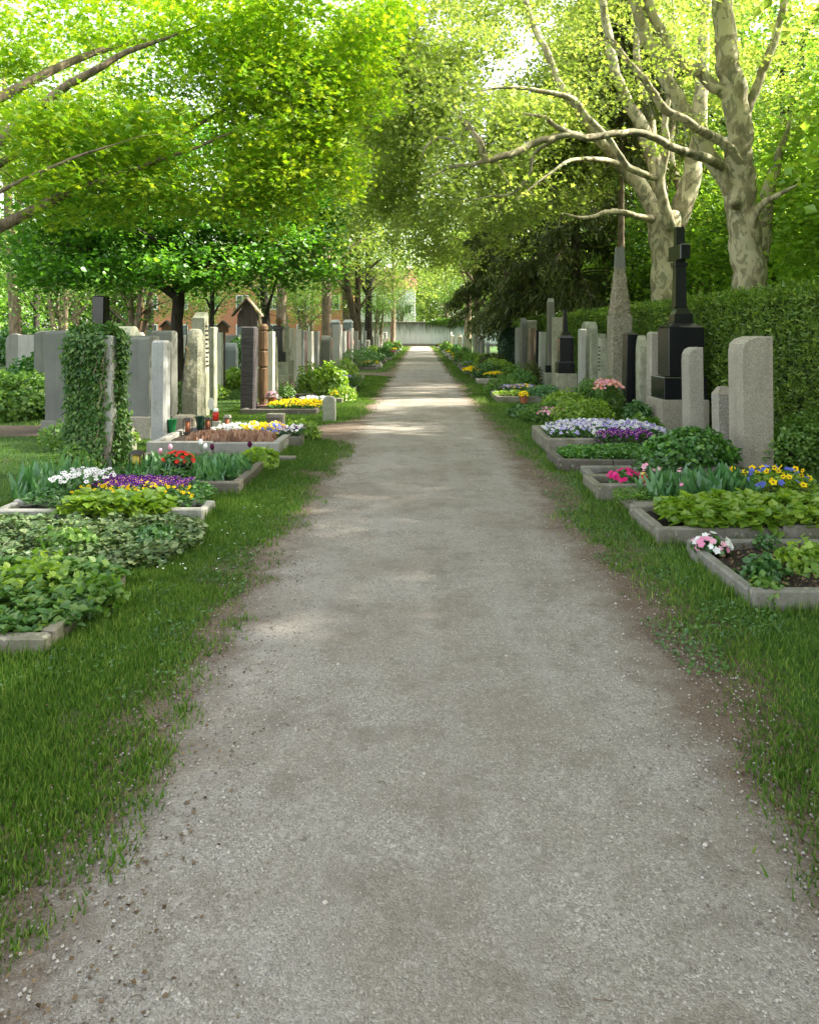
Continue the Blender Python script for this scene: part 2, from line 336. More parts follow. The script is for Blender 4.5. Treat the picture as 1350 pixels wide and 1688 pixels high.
def m_gravel():
    k = N('gravel'); co = k.coord(False)
    wob = k.n('ShaderNodeTexNoise', {'Vector': co, 'Scale': 60.0, 'Detail': 2}).outputs[1]
    wco = k.n('ShaderNodeVectorMath', {0: co, 1: k.n('ShaderNodeVectorMath', {0: wob, 1: (.012, .012, .012)}, operation='MULTIPLY').outputs[0]}, operation='ADD').outputs[0]
    v = k.n('ShaderNodeTexVoronoi', {'Vector': wco, 'Scale': 170.0, 'Randomness': 1.0}, voronoi_dimensions='3D')
    v2 = k.n('ShaderNodeTexVoronoi', {'Vector': wco, 'Scale': 75.0})
    rnd = k.n('ShaderNodeSeparateColor', {0: v.outputs['Color']}).outputs[0]
    rnd2 = k.n('ShaderNodeSeparateColor', {0: v2.outputs['Color']}).outputs[0]
    c1 = k.ramp(rnd, [(0, (.15, .132, .108)), (.35, (.245, .22, .185)), (.7, (.33, .30, .255)), (.93, (.42, .385, .335)), (1, (.58, .55, .49))])
    c2 = k.ramp(rnd2, [(0, (.13, .113, .092)), (.5, (.28, .25, .21)), (.9, (.39, .355, .31)), (1, (.52, .49, .44))])
    col = k.mix(k.ramp(k.noise(co, 14, 5, .7), [(.50, 0.0), (.60, .8)]), c1, c2)
    col = k.mix(.35, col, k.ramp(k.noise(co, 420, 3, .7), [(.35, (.09, .08, .07)), (.65, (.38, .36, .33))]))
    col = k.mix(k.ramp(k.noise(co, .9, 6, .68), [(.40, 0.0), (.66, .6)]), col, (.17, .14, .105))
    col = k.mix(k.ramp(k.noise(co, 3.1, 6, .75), [(.50, 0.0), (.64, .45)]), col, (.13, .105, .08))
    mp = k.n('ShaderNodeMapping', {'Vector': co, 'Scale': (2.6, .25, 1)}).outputs[0]
    col = k.mix(k.ramp(k.noise(mp, 1.5, 4), [(.5, 0.0), (.72, .3)]), col, (.33, .315, .29))
    x = k.n('ShaderNodeSeparateXYZ', {0: co}).outputs[0]
    ax = k.n('ShaderNodeMath', {0: k.n('ShaderNodeMath', {0: x, 1: .08}, operation='SUBTRACT').outputs[0]}, operation='ABSOLUTE').outputs[0]
    e = k.n('ShaderNodeMapRange', {0: ax, 1: .72, 2: 1.25, 3: 0.0, 4: .62}).outputs[0]
    f = k.ramp(k.n('ShaderNodeMath', {0: e, 1: k.noise(co, 2.3, 6, .75)}, operation='ADD').outputs[0], [(.72, 0.0), (1.0, .85)])
    dirt = k.ramp(k.noise(co, 120, 4, .7), [(.35, (.06, .04, .028)), (.62, (.17, .12, .085)), (.8, (.30, .22, .16))])
    col = k.mix(f, col, dirt)
    h = k.n('ShaderNodeMath', {0: v.outputs['Distance'], 1: -1.0}, operation='MULTIPLY').outputs[0]
    h = k.n('ShaderNodeMath', {0: h, 1: k.noise(co, 5, 3)}, operation='ADD').outputs[0]
    return k.bsdf(col, .9, h, .7, .008, .2)
M['gravel'] = m_gravel()
# ------------------------------------------------------------------ the setting
def sheet(name, x0, x1, y0, y1, z, nx, ny, mat, bumpz=0):
    xs = np.linspace(x0, x1, nx); ys = np.linspace(y0, y1, ny); X, Y = np.meshgrid(xs, ys)
    Z = np.full(X.shape, z) + bumpz*(vnoise(X*1.3, Y*1.3)-.5)
    V = np.stack([X, Y, Z], -1).reshape(-1, 3); i = np.arange(ny-1)[:, None]*nx; j = np.arange(nx-1)[None]
    F = np.stack([i+j, i+j+1, i+nx+j+1, i+nx+j], -1).reshape(-1, 4)
    return tag(MB().add(V, F).build(name, mat), kind='structure')
sheet('ground', -600, 600, -60, 1200, 0, 2, 2, M['ground'])
SIDE = [(11.7, 13.1, -9.0), (28.4, 30.6, -9.0)]                       # side paths between the graves on the left
def ledge(Y):
    Y = np.asarray(Y, float); e = -1.06 + .10*(vnoise(Y*1.1, Y*0+3)-.5) + .10*(vnoise(Y*4.3, Y*0+9)-.5)
    for a, b, xe in SIDE:
        e = e - 0.55*sstep(a-.9, a+.1, Y)*(1-sstep(b-.1, b+.9, Y))
    return e
def redge(Y):
    Y = np.asarray(Y, float)
    return 1.22 + .10*(vnoise(Y*1.2, Y*0+33)-.5) + .12*(vnoise(Y*4.1, Y*0+19)-.5)
ys = np.concatenate([np.arange(-6, 16, .06), np.arange(16, 90.8, .4)])
u = np.linspace(0, 1, 13); LE = ledge(ys)-.10; RE = redge(ys)+.12
V = np.stack([LE[:, None]*(1-u)+RE[:, None]*u, ys[:, None]+0*u, .004+.012*np.sin(u*np.pi)+0*ys[:, None]], -1)
i = np.arange(len(ys)-1)[:, None]*13; j = np.arange(12)[None]
tag(MB().add(V.reshape(-1, 3), np.stack([i+j, i+j+1, i+14+j, i+13+j], -1).reshape(-1, 4)).build('path', M['gravel'], None, True), kind='structure')
mb = MB()
for a, b, xe in SIDE:
    xs = np.arange(xe, -1.2, .1); l0 = a + .12*(vnoise(xs*3, xs*0+a)-.5); l1 = b + .12*(vnoise(xs*3, xs*0+b)-.5)
    V = np.stack([np.repeat(xs, 2), np.stack([l0, l1], 1).ravel(), np.full(len(xs)*2, .003)], 1)
    k = np.arange(len(xs)-1)*2
    mb.add(V, np.stack([k, k+2, k+3, k+1], 1))
tag(mb.build('side_path', M['gravel']), kind='structure')

# ------------------------------------------------------------------ headstones
def profile(kind, w, h):
    """outline in (u, z) of a slab w wide and h high, u from 0 to w"""
    if kind == 'flat': return [(0, 0), (w, 0), (w, h), (0, h)]
    if kind == 'arch':
        r = w/2; a = np.linspace(0, np.pi, 13); return [(0, 0), (w, 0)] + [(r+r*math.cos(t), h-r*.8+r*.8*math.sin(t)) for t in a]
    if kind == 'seg':
        a = np.linspace(0, np.pi, 9); return [(0, 0), (w, 0)] + [(w/2+w/2*math.cos(t), h-.12*w+.12*w*math.sin(t)) for t in a]
    if kind == 'gable': return [(0, 0), (w, 0), (w, h-.22*w), (w/2, h), (0, h-.22*w)]
    if kind == 'shoulder': return [(0, 0), (w, 0), (w, h*.88), (w*.8, h*.88), (w*.74, h*.97), (w*.5, h), (w*.26, h*.97), (w*.2, h*.88), (0, h*.88)]
    if kind == 'ogive':
        return [(0, 0), (w, 0), (w, h*.78), (w*.92, h*.87), (w*.75, h*.95), (w*.5, h), (w*.25, h*.95), (w*.08, h*.87), (0, h*.78)]
    if kind == 'slant': return [(0, 0), (w, 0), (w, h), (0, h*.94)]
    raise ValueError(kind)
def extrude(mb, prof, t, axis='x', b=.012, jitter=0.0, z0=0.0):
    """extrude an outline by t; bevelled rim of b.  axis 'x': outline lies in Y-Z and the slab is t thick in X"""
    P = np.array(prof, float); c = P.mean(0); c[1] = P[:, 1].max()/2
    # inset outline for the bevel
    d = P - c; ln = np.linalg.norm(d, axis=1)[:, None]; Q = P - d/ln*b*1.3; Q[P[:, 1] == 0, 1] = 0
    n = len(P); rings = []
    for PP, x in ((Q, 0), (P, b), (P, t-b), (Q, t)):
        a = np.full(n, x)
        v = np.stack([a, PP[:, 0], PP[:, 1]+z0], 1) if axis == 'x' else np.stack([PP[:, 0], a, PP[:, 1]+z0], 1)
        if jitter: v = v + RNG.normal(0, jitter, v.shape)*(v[:, 2:] > .02)
        rings.append(v)
    V = np.concatenate(rings); F = [tuple(range(n-1, -1, -1)), tuple(range(3*n, 4*n))]
    for r in range(3):
        for i in range(n): F.append((r*n+i, r*n+(i+1) % n, (r+1)*n+(i+1) % n, (r+1)*n+i))
    if axis != 'x': F = [f[::-1] for f in F]
    return mb.add(V, F)
def roughslab(mb, w, t, h, seed, amp=.05, taper=.8, lean=0.0):
    """irregular natural monolith; w along Y, t along X"""
    nz, na = 22, 20; V = []; rs = np.random.default_rng(seed)
    for i in range(nz):
        z = h*i/(nz-1); s = 1-(1-taper)*(i/(nz-1)); top = 1.0 if i < nz-3 else (1-.18*(i-nz+4)**1.3*.5)
        for j in range(na):
            a = 2*np.pi*j/na; ca, sa = math.cos(a), math.sin(a); q = (abs(ca)**4+abs(sa)**4)**-.25
            nn = 1+amp*4*(mnoise.noise(Vector((ca*1.4+seed, sa*1.4, z*2.4)))) + amp*2*mnoise.noise(Vector((ca*5+seed, sa*5, z*9)))
            V.append((t/2*ca*q*s*top*nn + lean*z, w/2*sa*q*s*top*nn, z + (.06*mnoise.noise(Vector((ca*2, sa*2, seed))) if i > nz-4 else 0)))
    F = [(i*na+j, i*na+(j+1) % na, (i+1)*na+(j+1) % na, (i+1)*na+j) for i in range(nz-1) for j in range(na)]
    F.append(tuple((nz-1)*na+j for j in range(na))); F.append(tuple(range(na-1, -1, -1)))
    return mb.add(V, F)
def marks(root, xface, w, h, side, seed, mat='letter', lo=.45, hi=.85):
    """raised illegible lettering as the photo shows it from the edge: small dark dashes"""
    rs = random.Random(seed); z = h*hi
    while z > h*lo:
        y = w*.16; end = w*(.84 if rs.random() < .6 else .62)
        while y < end:
            L = rs.uniform(.02, .04)
            MB().box(min(xface, xface+side*.008), max(xface, xface+side*.008), y, y+L, z, z+.036).build('letter', M[mat], root)
            y += L+.02
        z -= .085
rr0 = random.Random(99)
def stone(xl, xs, xr, ytop, D, kind, mat, label, side, plinth=0.0, marked=False, group=None, name='headstone', cat='gravestone', w=None, lean=0, pmat=None):
    """camera-facing end spans xl..xs (left row) or xs..xr (right row); the face towards the path spans the rest."""
    if side < 0: X0 = gx(xs, D); X1 = gx(xl, D); D2 = X0*FPX/(xr-CX)
    else: X0 = gx(xs, D); X1 = gx(xr, D); D2 = X0*FPX/(xl-CX)
    W = w or max(.22, min(1.1, D2-D)); T = max(.12, abs(X1-X0)); Ht = gz(ytop, D)
    r = thing(name, label, cat, (min(X0, X1), D, 0), 0, group); r.rotation_euler = (rr0.uniform(-.012, .012), lean+rr0.uniform(-.018, .018), rr0.uniform(-.03, .03))
    mb = MB(); mm = M[mat]
    if kind == 'rough': roughslab(mb, W, T, Ht-plinth, int(D*10)); [v.__iadd__([T/2, W/2, plinth]) for v in mb.V]
    elif kind == 'pillar': mb.box(0, T, 0, W, plinth, Ht, b=min(.03, T*.15))
    elif kind == 'roundfront': extrude(mb, [(0, 0), (T, 0), (T, Ht), (T*.5, Ht), (T*.2, Ht-.03), (T*.04, Ht-.09), (0, Ht-.18)] if side > 0 else [(0, 0), (T, 0), (T, Ht-.18), (T*.96, Ht-.09), (T*.8, Ht-.03), (T*.5, Ht), (0, Ht)], W, 'y', .012)
    elif kind == 'lid':
        h1 = Ht-.10; mb.box(0, T, 0, W, 0, h1, b=.012)
        c_ = MB().box(-.0, T, 0, W, h1+.002, Ht, taper=min(T, W)*.28).build('cap', mm, r)
    else: extrude(mb, profile(kind, W, Ht-plinth), T, 'x', .012, z0=plinth)
    mb.build('slab', mm, r)
    if plinth: MB().box(-.05, T+.05, -.06, W+.06, 0, plinth-.002, b=.015).build('plinth', M[pmat] if pmat else mm, r)
    if marked: marks(r, T if side < 0 else 0, W, Ht, 1 if side < 0 else -1, D)
    return r
S_ = stone
# left row, from the camera to the end wall
S_(75, 122, 130, 545, 12.2, 'seg', 'slate', 'dark arched headstone with a pale rim far left behind the ivy-covered stone', -1, .2, w=.5)
S_(149, 171, 175, 487, 16.5, 'pillar', 'black', 'tall black pillar rising behind the ivy-covered stone', -1, .25, w=.3)
S_(190, 246, 250, 553, 11.5, 'seg', 'slate', 'large smooth grey slab on a paler plinth between ivy stone and white pillar', -1, .34, w=.5, pmat='conc')
S_(184, 216, 220, 538, 14.2, 'arch', 'mossy', 'mossy round-topped headstone peeping over the large smooth grey slab', -1, .2, w=.5)
S_(219, 235, 238, 548, 15.2, 'arch', 'light', 'small pale round-topped headstone peeping over the large grey slab', -1, .2)
S_(250, 283, 289, 545, 12.9, 'seg', 'slate', 'dark headstone with curved pale top right behind the white granite pillar', -1, .2, w=.35)
S_(248, 272, 282, 561, 10.75, 'pillar', 'granite', 'slim blue-white granite pillar standing on the grey kerbed bed', -1)
S_(296, 330, 334, 543, 13.3, 'rough', 'rough', 'rugged greenish natural boulder stone beside the dark maple trunk', -1, 0, w=.45)
S_(283, 316, 322, 686, 12.6, 'pillar', 'conc', 'low stone block at the foot of the rugged boulder stone', -1, 0, w=.3, name='low_stone_block', cat='stone block')
S_(319, 340, 346, 514, 14.6, 'slant', 'mossy', 'tall mossy limestone slab with dark raised letters behind the rugged boulder', -1, .0, marked=True)
S_(345, 353, 358, 539, 16.0, 'pillar', 'mossy', 'slim mossy upright slab just right of the tall lettered limestone', -1)
S_(357, 362, 366, 548, 18.6, 'flat', 'white', 'narrow whitish slab left of the pale blue-green slab', -1)
S_(365, 389, 394, 565, 24.5, 'ogive', 'blue', 'wide blue-green slab with pointed arch on the sunny lawn', -1, .15)
S_(396, 419, 425, 538, 15.15, 'pillar', 'woodh', 'dark square pillar with rippled grain below the wooden gable', -1)
S_(440, 443, 447, 547, 17.2, 'flat', 'white', 'thin white slab right of the carved brown post', -1)
S_(445, 455, 459, 555, 18.4, 'flat', 'mossy', 'grey-green slab between carved brown post and black column', -1)
S_(476, 483, 488, 541, 21.8, 'flat', 'white', 'cream slab just right of the column with the stone cross', -1, .15)
S_(488, 493, 496, 543, 22.9, 'flat', 'white', 'bright white thin slab, second right of the stone cross column', -1)
S_(493, 496, 499, 545, 23.8, 'flat', 'blue', 'thin bluish slab, third right of the stone cross column', -1)
S_(498, 504, 507, 547, 24.8, 'flat', 'red', 'narrow reddish slab among the pale slabs of the left row', -1)
S_(506, 514, 518, 546, 25.9, 'flat', 'white', 'pale grey slab right of the narrow reddish slab', -1)
S_(517, 524, 528, 546, 27.0, 'flat', 'granite', 'grey-blue slab left of the dark arched slab', -1)
S_(528, 543, 546, 553, 27.9, 'arch', 'slate', 'broad dark slab with arched panel behind the lime shrub', -1)
S_(548, 560, 564, 535, 31.6, 'flat', 'light', 'tall light grey pillar behind the lime shrub', -1)
S_(564, 568, 571, 546, 33.5, 'flat', 'white', 'first of two narrow pale slabs behind the tall light pillar', -1)
S_(571, 574, 577, 547, 35, 'flat', 'red', 'narrow brown slab right behind the tall light pillar', -1)
S_(576, 580, 583, 541, 36.5, 'flat', 'white', 'bright cream slab left of the round box bush', -1)
# right row
S_(1202, 1225, 1276, 555, 8.85, 'roundfront', 'conc', 'largest stone of the right row, pitted shell limestone pillar before the hedge', 1, 0)
S_(1173, 1184, 1212, 638, 9.6, 'lid', 'conc', 'short grey stone with chamfered top half behind the pitted pillar', 1, 0)
S_(1124, 1137, 1161, 573, 10.5, 'roundfront', 'conc', 'rounded grey pillar in front of the black cross monument', 1, 0)
S_(1063, 1070, 1096, 547, 13.3, 'pillar', 'conc', 'mossy grey slab directly left of the black cross monument', 1, 0)
S_(1047, 1055, 1068, 553, 14.1, 'ogive', 'mossy', 'pale green slab with pointed niche beside the black slab', 1, 0)
S_(1024, 1031, 1050, 548, 14.8, 'seg', 'black', 'glossy black slab between obelisk and pointed mossy slab', 1, 0)
S_(985, 990, 1006, 558, 17.2, 'flat', 'mossy', 'greenish slab with dark letters left of the rough obelisk', 1, 0, marked=True)
S_(971, 974, 998, 550, 18.2, 'flat', 'mossy', 'broad mossy slab, second left of the rough obelisk', 1, 0)
S_(960, 964, 984, 530, 19.6, 'arch', 'mossy', 'tall round-topped mossy slab before the hedge', 1, 0, w=.6)
S_(951, 955, 966, 542, 18.8, 'pillar', 'light', 'light slab right of the black obelisk monument', 1, 0)
S_(908, 911, 929, 523, 21.3, 'flat', 'mossy', 'tall mossy slab between thin dark pillar and black monument', 1, 0)
S_(886, 890, 899, 547, 24.0, 'flat', 'light', 'light slab left of the thin dark pillar', 1, 0)
S_(879, 882, 891, 545, 25.2, 'flat', 'black', 'black slab of the right row beyond the thin dark pillar', 1, 0)
S_(871, 874, 882, 541, 26.6, 'flat', 'brownst', 'brownish slab of the right row with a bright edge', 1, 0)
S_(862, 866, 884, 527, 29.5, 'seg', 'mossy', 'wide tall grey slab in the far right row', 1, 0)
S_(856, 860, 868, 524, 28.2, 'arch', 'slate', 'tall dark blue-grey round-topped slab in the far right row', 1, 0)
S_(849, 853, 861, 540, 30.6, 'flat', 'light', 'short light slab right of the tall ivy mound', 1, 0)
S_(818, 821, 826, 583, 36.5, 'flat', 'white', 'low white stone in front of the ivy mound', 1, 0)

# far ends of both rows
k_ = 0
rr = random.Random(5)
FARM = ['white', 'light', 'mossy', 'slate', 'granite', 'conc']
for side in (-1, 1):
    D = 39.0 if side < 0 else 40.0
    while D < 86:
        w = rr.uniform(.5, .8); h = rr.uniform(1.0, 1.75); m = rr.choice(FARM); X = side*rr.uniform(3.35, 3.7)
        if not (side > 0 and D < 35):
            r = thing('headstone', 'small upright stone far down the %s row towards the end wall' % ('left' if side < 0 else 'right'), 'gravestone', (X if side > 0 else X-.16, D, 0), 0, 'far gravestones of the %s row' % ('left' if side < 0 else 'right'))
            r.rotation_euler = (rr0.uniform(-.02, .02), rr0.uniform(-.03, .03), 0); mb = MB(); extrude(mb, profile(rr.choice(['flat', 'flat', 'arch', 'seg', 'gable']), w, h), .16); mb.build('slab', M[m], r)
            MB().box(-.05, .21, -.05, w+.05, -.01, .12, b=.01).build('plinth', M['conc'], r)
        D += rr.uniform(1.7, 2.8)
# rows further left, seen under the maple crown
back = [(262, 553, 24, 'arch', 'granite'), (236, 545, 27, 'flat', 'blue'), (150, 552, 23, 'flat', 'slate'), (205, 548, 31, 'seg', 'light'), (250, 548, 34, 'flat', 'blue'), (118, 550, 26, 'arch', 'conc'),
        (98, 556, 20, 'flat', 'light'), (345, 556, 33, 'flat', 'granite'), (312, 550, 30, 'flat', 'slate'), (135, 556, 33, 'gable', 'light'), (400, 548, 42, 'flat', 'light'), (56, 545, 15, 'seg', 'slate'), (30, 552, 21, 'flat', 'light'), (82, 549, 29, 'seg', 'conc'), (165, 551, 38, 'arch', 'light'), (188, 553, 27, 'flat', 'slate'), (228, 551, 41, 'flat', 'conc'), (290, 552, 37, 'flat', 'white'), (330, 553, 26, 'arch', 'conc'), (372, 552, 33, 'flat', 'slate'), (10, 550, 27, 'arch', 'slate')]
where = ['left of the brown-roofed marker', 'right of the forked brown tree', 'below the forked brown tree', 'behind the round-topped mossy stone', 'right behind the brown-roofed marker', 'over the ivy stone, left side',
         'at the photo left edge behind the dark arched stone', 'behind the lettered limestone', 'behind the maple trunk', 'over the ivy stone', 'behind the wooden gable', 'left of the dark arched stone', 'leftmost in the back rows', 'left of the tall black pillar', 'far behind the tall black pillar', 'below the leaning brown stems', 'beyond the large smooth slab', 'beyond the maple trunk', 'between boulder and lettered limestone', 'behind the blue-green slab', 'at the left picture border']
for (px, py, D, kd, m), wh in zip(back, where):
    X = gx(px, D); r = thing('headstone', 'back-row gravestone ' + wh, 'gravestone', (X, D, 0), 0, 'gravestones in the back rows on the left')
    mb = MB(); extrude(mb, profile(kd, .62, gz(py, D)), .18, 'y'); mb.build('slab', M[m], r)
    MB().box(-.05, .67, -.05, .23, -.01, .14, b=.01).build('plinth', M['conc'], r)

# stepped monuments: tiers given in photo pixels around a centre column
def tiers(root, D, T, sq=.85):
    out = []
    for (nm, x0, x1, yb, yt, tp, m) in T:
        w = (x1-x0)*D/FPX*sq; z0 = gz(yb, D); z1 = gz(yt, D); c = gx((x0+x1)/2, D) - root.location[0]
        mb = MB().box(c-w/2, c+w/2, -w/2, w/2, max(z0, -.02)+.0015, z1, taper=tp*w, b=min(.012, w*.06) if tp == 0 else 0)
        out.append(mb.build(nm, M[m], root))
    return out
D = 12.6
r = thing('cross_monument', 'tall black granite cross on a stepped pedestal beside the hedge', 'monument', (gx(1119, D), D, 0))
tiers(r, D, [('base', 1074, 1158, 740, 656, 0, 'conc'), ('base', 1080, 1156, 656, 620, 0, 'black'), ('pedestal', 1090, 1152, 619, 540, .0, 'black'),
             ('shoulder', 1090, 1152, 540, 532, .24, 'black'), ('neck', 1104, 1138, 532, 518, .04, 'black'), ('neck', 1107, 1136, 518, 512, .12, 'black'), ('ring', 1110, 1133, 512, 507, .1, 'black')], .92)
w = 19*D/FPX; tw = 13*D/FPX
z0 = gz(507, D); z1 = gz(375, D)
MB().box(-w/2, w/2, -w/2, w/2, z0, z1, taper=(w-tw)/2).build('shaft', M['black'], r)
za, zb = gz(429, D), gz(405, D); aw = 14*D/FPX
MB().box(-aw/2-.012, aw/2+.012, -.30, .30, za, zb, b=.012).build('cross_arm', M['black'], r)
MB().box(-w/2-.012, w/2+.012, -w/2-.012, w/2+.012, gz(440, D), gz(433, D), b=.005).build('collar', M['black'], r)
D = 19.8
r = thing('obelisk_monument', 'small black obelisk on a black pedestal over a mossy block in the right row', 'monument', (gx(931, D), D, 0))
tiers(r, D, [('base', 911, 951, 660, 615, 0, 'mossy'), ('base', 915, 947, 615, 596, 0, 'black'), ('pedestal', 918, 945, 596, 557, 0, 'black'), ('shoulder', 918, 945, 557, 553, .16, 'black'), ('neck', 923, 941, 553, 547, .08, 'black'), ('obelisk', 926, 936, 547, 510, .2, 'black')])
D = 22.3
r = thing('pillar_monument', 'thin tall dark pillar with pale tip on a small plinth in the right row', 'monument', (gx(908, D), D, 0))
tiers(r, D, [('base', 895, 913, 642, 614, 0, 'mossy'), ('base', 898, 912, 614, 602, 0, 'black'), ('shaft', 901, 914, 602, 498, 0, 'slate'), ('tip', 902, 913, 498, 492, .05, 'light')])
D = 35
r = thing('urn_monument', 'broad black monument with wide slab top behind the ivy mound', 'monument', (gx(832, D), D, 0))
tiers(r, D, [('base', 822, 842, 606, 536, 0, 'slate'), ('cornice', 819, 845, 536, 531, 0, 'black'), ('shaft', 824, 840, 531, 505, .12, 'black')])
D = 19.6
r = thing('column_monument', 'black column with flared capital and gilt urn in the left row', 'monument', (gx(462, D), D, 0))
tiers(r, D, [('base', 455, 480, 645, 618, 0, 'mossy'), ('base', 457, 476, 618, 597, 0, 'mossy'), ('base', 457, 472, 596, 580, 0, 'black'), ('shaft', 452, 467, 580, 543, 0, 'black'), ('capital', 449, 470, 543, 538, -.0, 'black')])
mb = MB(); c = gx(460, D)-r.location[0]; zz = gz(538, D); mb.lathe([(.05, zz), (.03, zz+.03), (.075, zz+.10), (.08, zz+.16), (.04, zz+.20), (.05, zz+.22)], c, 0); mb.build('urn', M['carved'], r, True)
D = 20.7
r = thing('cross_column', 'mossy stepped stone column topped by a small cross in the left row', 'monument', (gx(473, D), D, 0))
tiers(r, D, [('base', 472, 485, 645, 594, 0, 'mossy'), ('base', 469, 480, 594, 575, 0, 'mossy'), ('shaft', 468, 477, 575, 536, 0, 'mossy')])
zz = gz(536, D); MB().box(-.02, .02, -.02, .02, zz, zz+.28).box(-.022, .022, -.10, .10, zz+.16, zz+.20).build('cross', M['mossy'], r)

# rough tapering obelisk in front of the hedge
D = 16.0
r = thing('rough_obelisk', 'tall tapering rough stone obelisk with pitted tip at the hedge', 'monument', (gx(1021, D), D, 0))
mb = MB(); h0 = gz(520, D); h1 = gz(408, D); w0 = 34*D/FPX; w1 = 14*D/FPX
mb.box(-w0/2, w0/2, -w0/2, w0/2, 0, h0, b=.02); mb.build('shaft', M['pitted'], r)
mb = MB(); Vs = []; na = 20; nz = 26
for i in range(nz):
    t = i/(nz-1); z = h0+.002+(gz(443, D)-h0)*t; ww = w0*.97+(w1*1.15-w0*.97)*(t**1.0)
    for j in range(na):
        a = 2*np.pi*j/na; ca, sa = math.cos(a), math.sin(a); q = (abs(ca)**5+abs(sa)**5)**-.2
        nn = 1+.13*mnoise.noise(Vector((ca*7, sa*7, z*9)))+.10*mnoise.noise(Vector((ca*17, sa*17, z*24)))
        Vs.append((ww/2*ca*q*nn, ww/2*sa*q*nn, z))
F = [(i*na+j, i*na+(j+1) % na, (i+1)*na+(j+1) % na, (i+1)*na+j) for i in range(nz-1) for j in range(na)] + [tuple((nz-1)*na+j for j in range(na)), tuple(range(na-1, -1, -1))]
mb.add(Vs, F); mb.build('pitted_tip', M['pitted'], r)
MB().box(-w1*.55, w1*.55, -w1*.55, w1*.55, gz(443, D)-.01, h1, taper=.02, b=0).build('cap', M['slate'], r)

# ivy-covered stone, nearest on the left
D = 8.4
r = thing('ivy_headstone', 'pale headstone almost wholly overgrown with green ivy, nearest in the left row', 'gravestone', (gx(184, D), D, 0))
ht = gz(553, D)
mb = MB(); extrude(mb, profile('flat', .32, ht), .42, 'x'); o = mb.build('slab', M['light'], r); o.location = (-.42, 0, 0)
n = 15000
a = RNG.random(n); side_ = RNG.choice(4, n, p=[.42, .25, .20, .13]); z = ht*RNG.random(n)
bul = .035+.04*np.sin(z*5)+.10*np.clip(.5-z, 0, 1)
px_ = np.where(side_ == 0, -.48+.40*a, np.where(side_ == 1, 0.0+bul*.5, np.where(side_ == 2, -.42-.02-bul*.3, -.46+.44*a)))
py_ = np.where(side_ == 0, -bul*RNG.random(n)*1.5, np.where(side_ == 3, .05+.25*RNG.random(n), .32*a))
P = np.stack([px_, py_, np.where(side_ == 3, ht+.08*RNG.random(n), z)], 1)
keep = ~((P[:, 0] > -.03) & (side_ == 0) & (z > .45)) & ~((side_ == 1) & (z > .40) & (a < .22+.22*np.sin(z*6)**2)) ; P = P[keep]
P += RNG.normal(0, .035, P.shape); Nn = np.stack([np.where(side_ == 1, 1, np.where(side_ == 2, -1, 0)), np.where(side_ == 0, -1, 0), np.full(n, .7)], 1)[keep]+RNG.normal(0, .6, P.shape)
mb = MB(); T_ = RNG.normal(0, .5, P.shape); T_[:, 2] -= .8
scatter(mb, (LEAF6[0]*[.75, 1.15, 1], LEAF6[1]), P, Nn, RNG.uniform(.025, .06, len(P)), T=T_)
mb.build('ivy', M['ivy'], r)
mb = MB()
for q in range(16):
    x = RNG.uniform(-.47, -.08) if q % 2 else RNG.uniform(-.1, .05); zt = RNG.uniform(.3, ht); Ps = [(x+.03*math.sin(k), -.05-.03*k, zt-.09*k) for k in range(4)]
    mb.tube(spline(Ps, 2), .004, 4)
mb.build('stem', M['barkl'], r)

# dark boxy weathered gable behind the rippled pillar, and the carved brown post
D = 16.4
r = thing('gabled_grave_marker', 'dark weathered wooden grave marker with steep gabled roof behind the rippled pillar', 'wooden marker', (gx(408, D), D, 0))
w = 46*D/FPX; zb, zt, ze = gz(538, D), gz(490, D), gz(517, D)
mb = MB(); extrude(mb, [(-w*.36, zb), (w*.36, zb), (w*.36, ze-.02), (0, zt-.06), (-w*.36, ze-.02)], .10, 'y', .004); mb.build('gable_board', M['wood'], r)
mb = MB()
for s in (-1, 1):
    p = [(0, zt), (s*w*.54, ze-.03), (s*w*.54, ze-.06), (0, zt-.045)]
    V = [(x, y, z) for y in (-.12, .16) for x, z in p]; mb.add(V, [(0, 1, 2, 3)[::s], (7, 6, 5, 4)[::s], (0, 4, 5, 1)[::s], (3, 2, 6, 7)[::s], (1, 5, 6, 2)[::s]])
mb.build('roof', M['barkl'], r)
MB().box(-.06, .06, .0, .09, 0, zb).build('post', M['wood'], r)
D = 15.9
r = thing('carved_post', 'carved brown wooden totem post with dark rings beside the rippled pillar', 'wooden post', (gx(434, D), D, 0))
prof = []
for k, (pa, ra) in enumerate([(672, 7), (660, 7), (655, 8), (608, 8), (606, 6), (603, 8.5), (580, 8), (578, 6.3), (575, 8.3), (548, 8), (546, 6.5), (543, 8.2), (538, 8), (534, 5)]):
    prof.append((ra*D/FPX, max(0, gz(pa, D))))
MB().lathe(prof, 0, 0, 12).build('post', M['carved'], r)
MB().box(-.15, .15, -.15, .15, -.01, .10, b=.01).build('plinth', M['red'], r)
D = 20
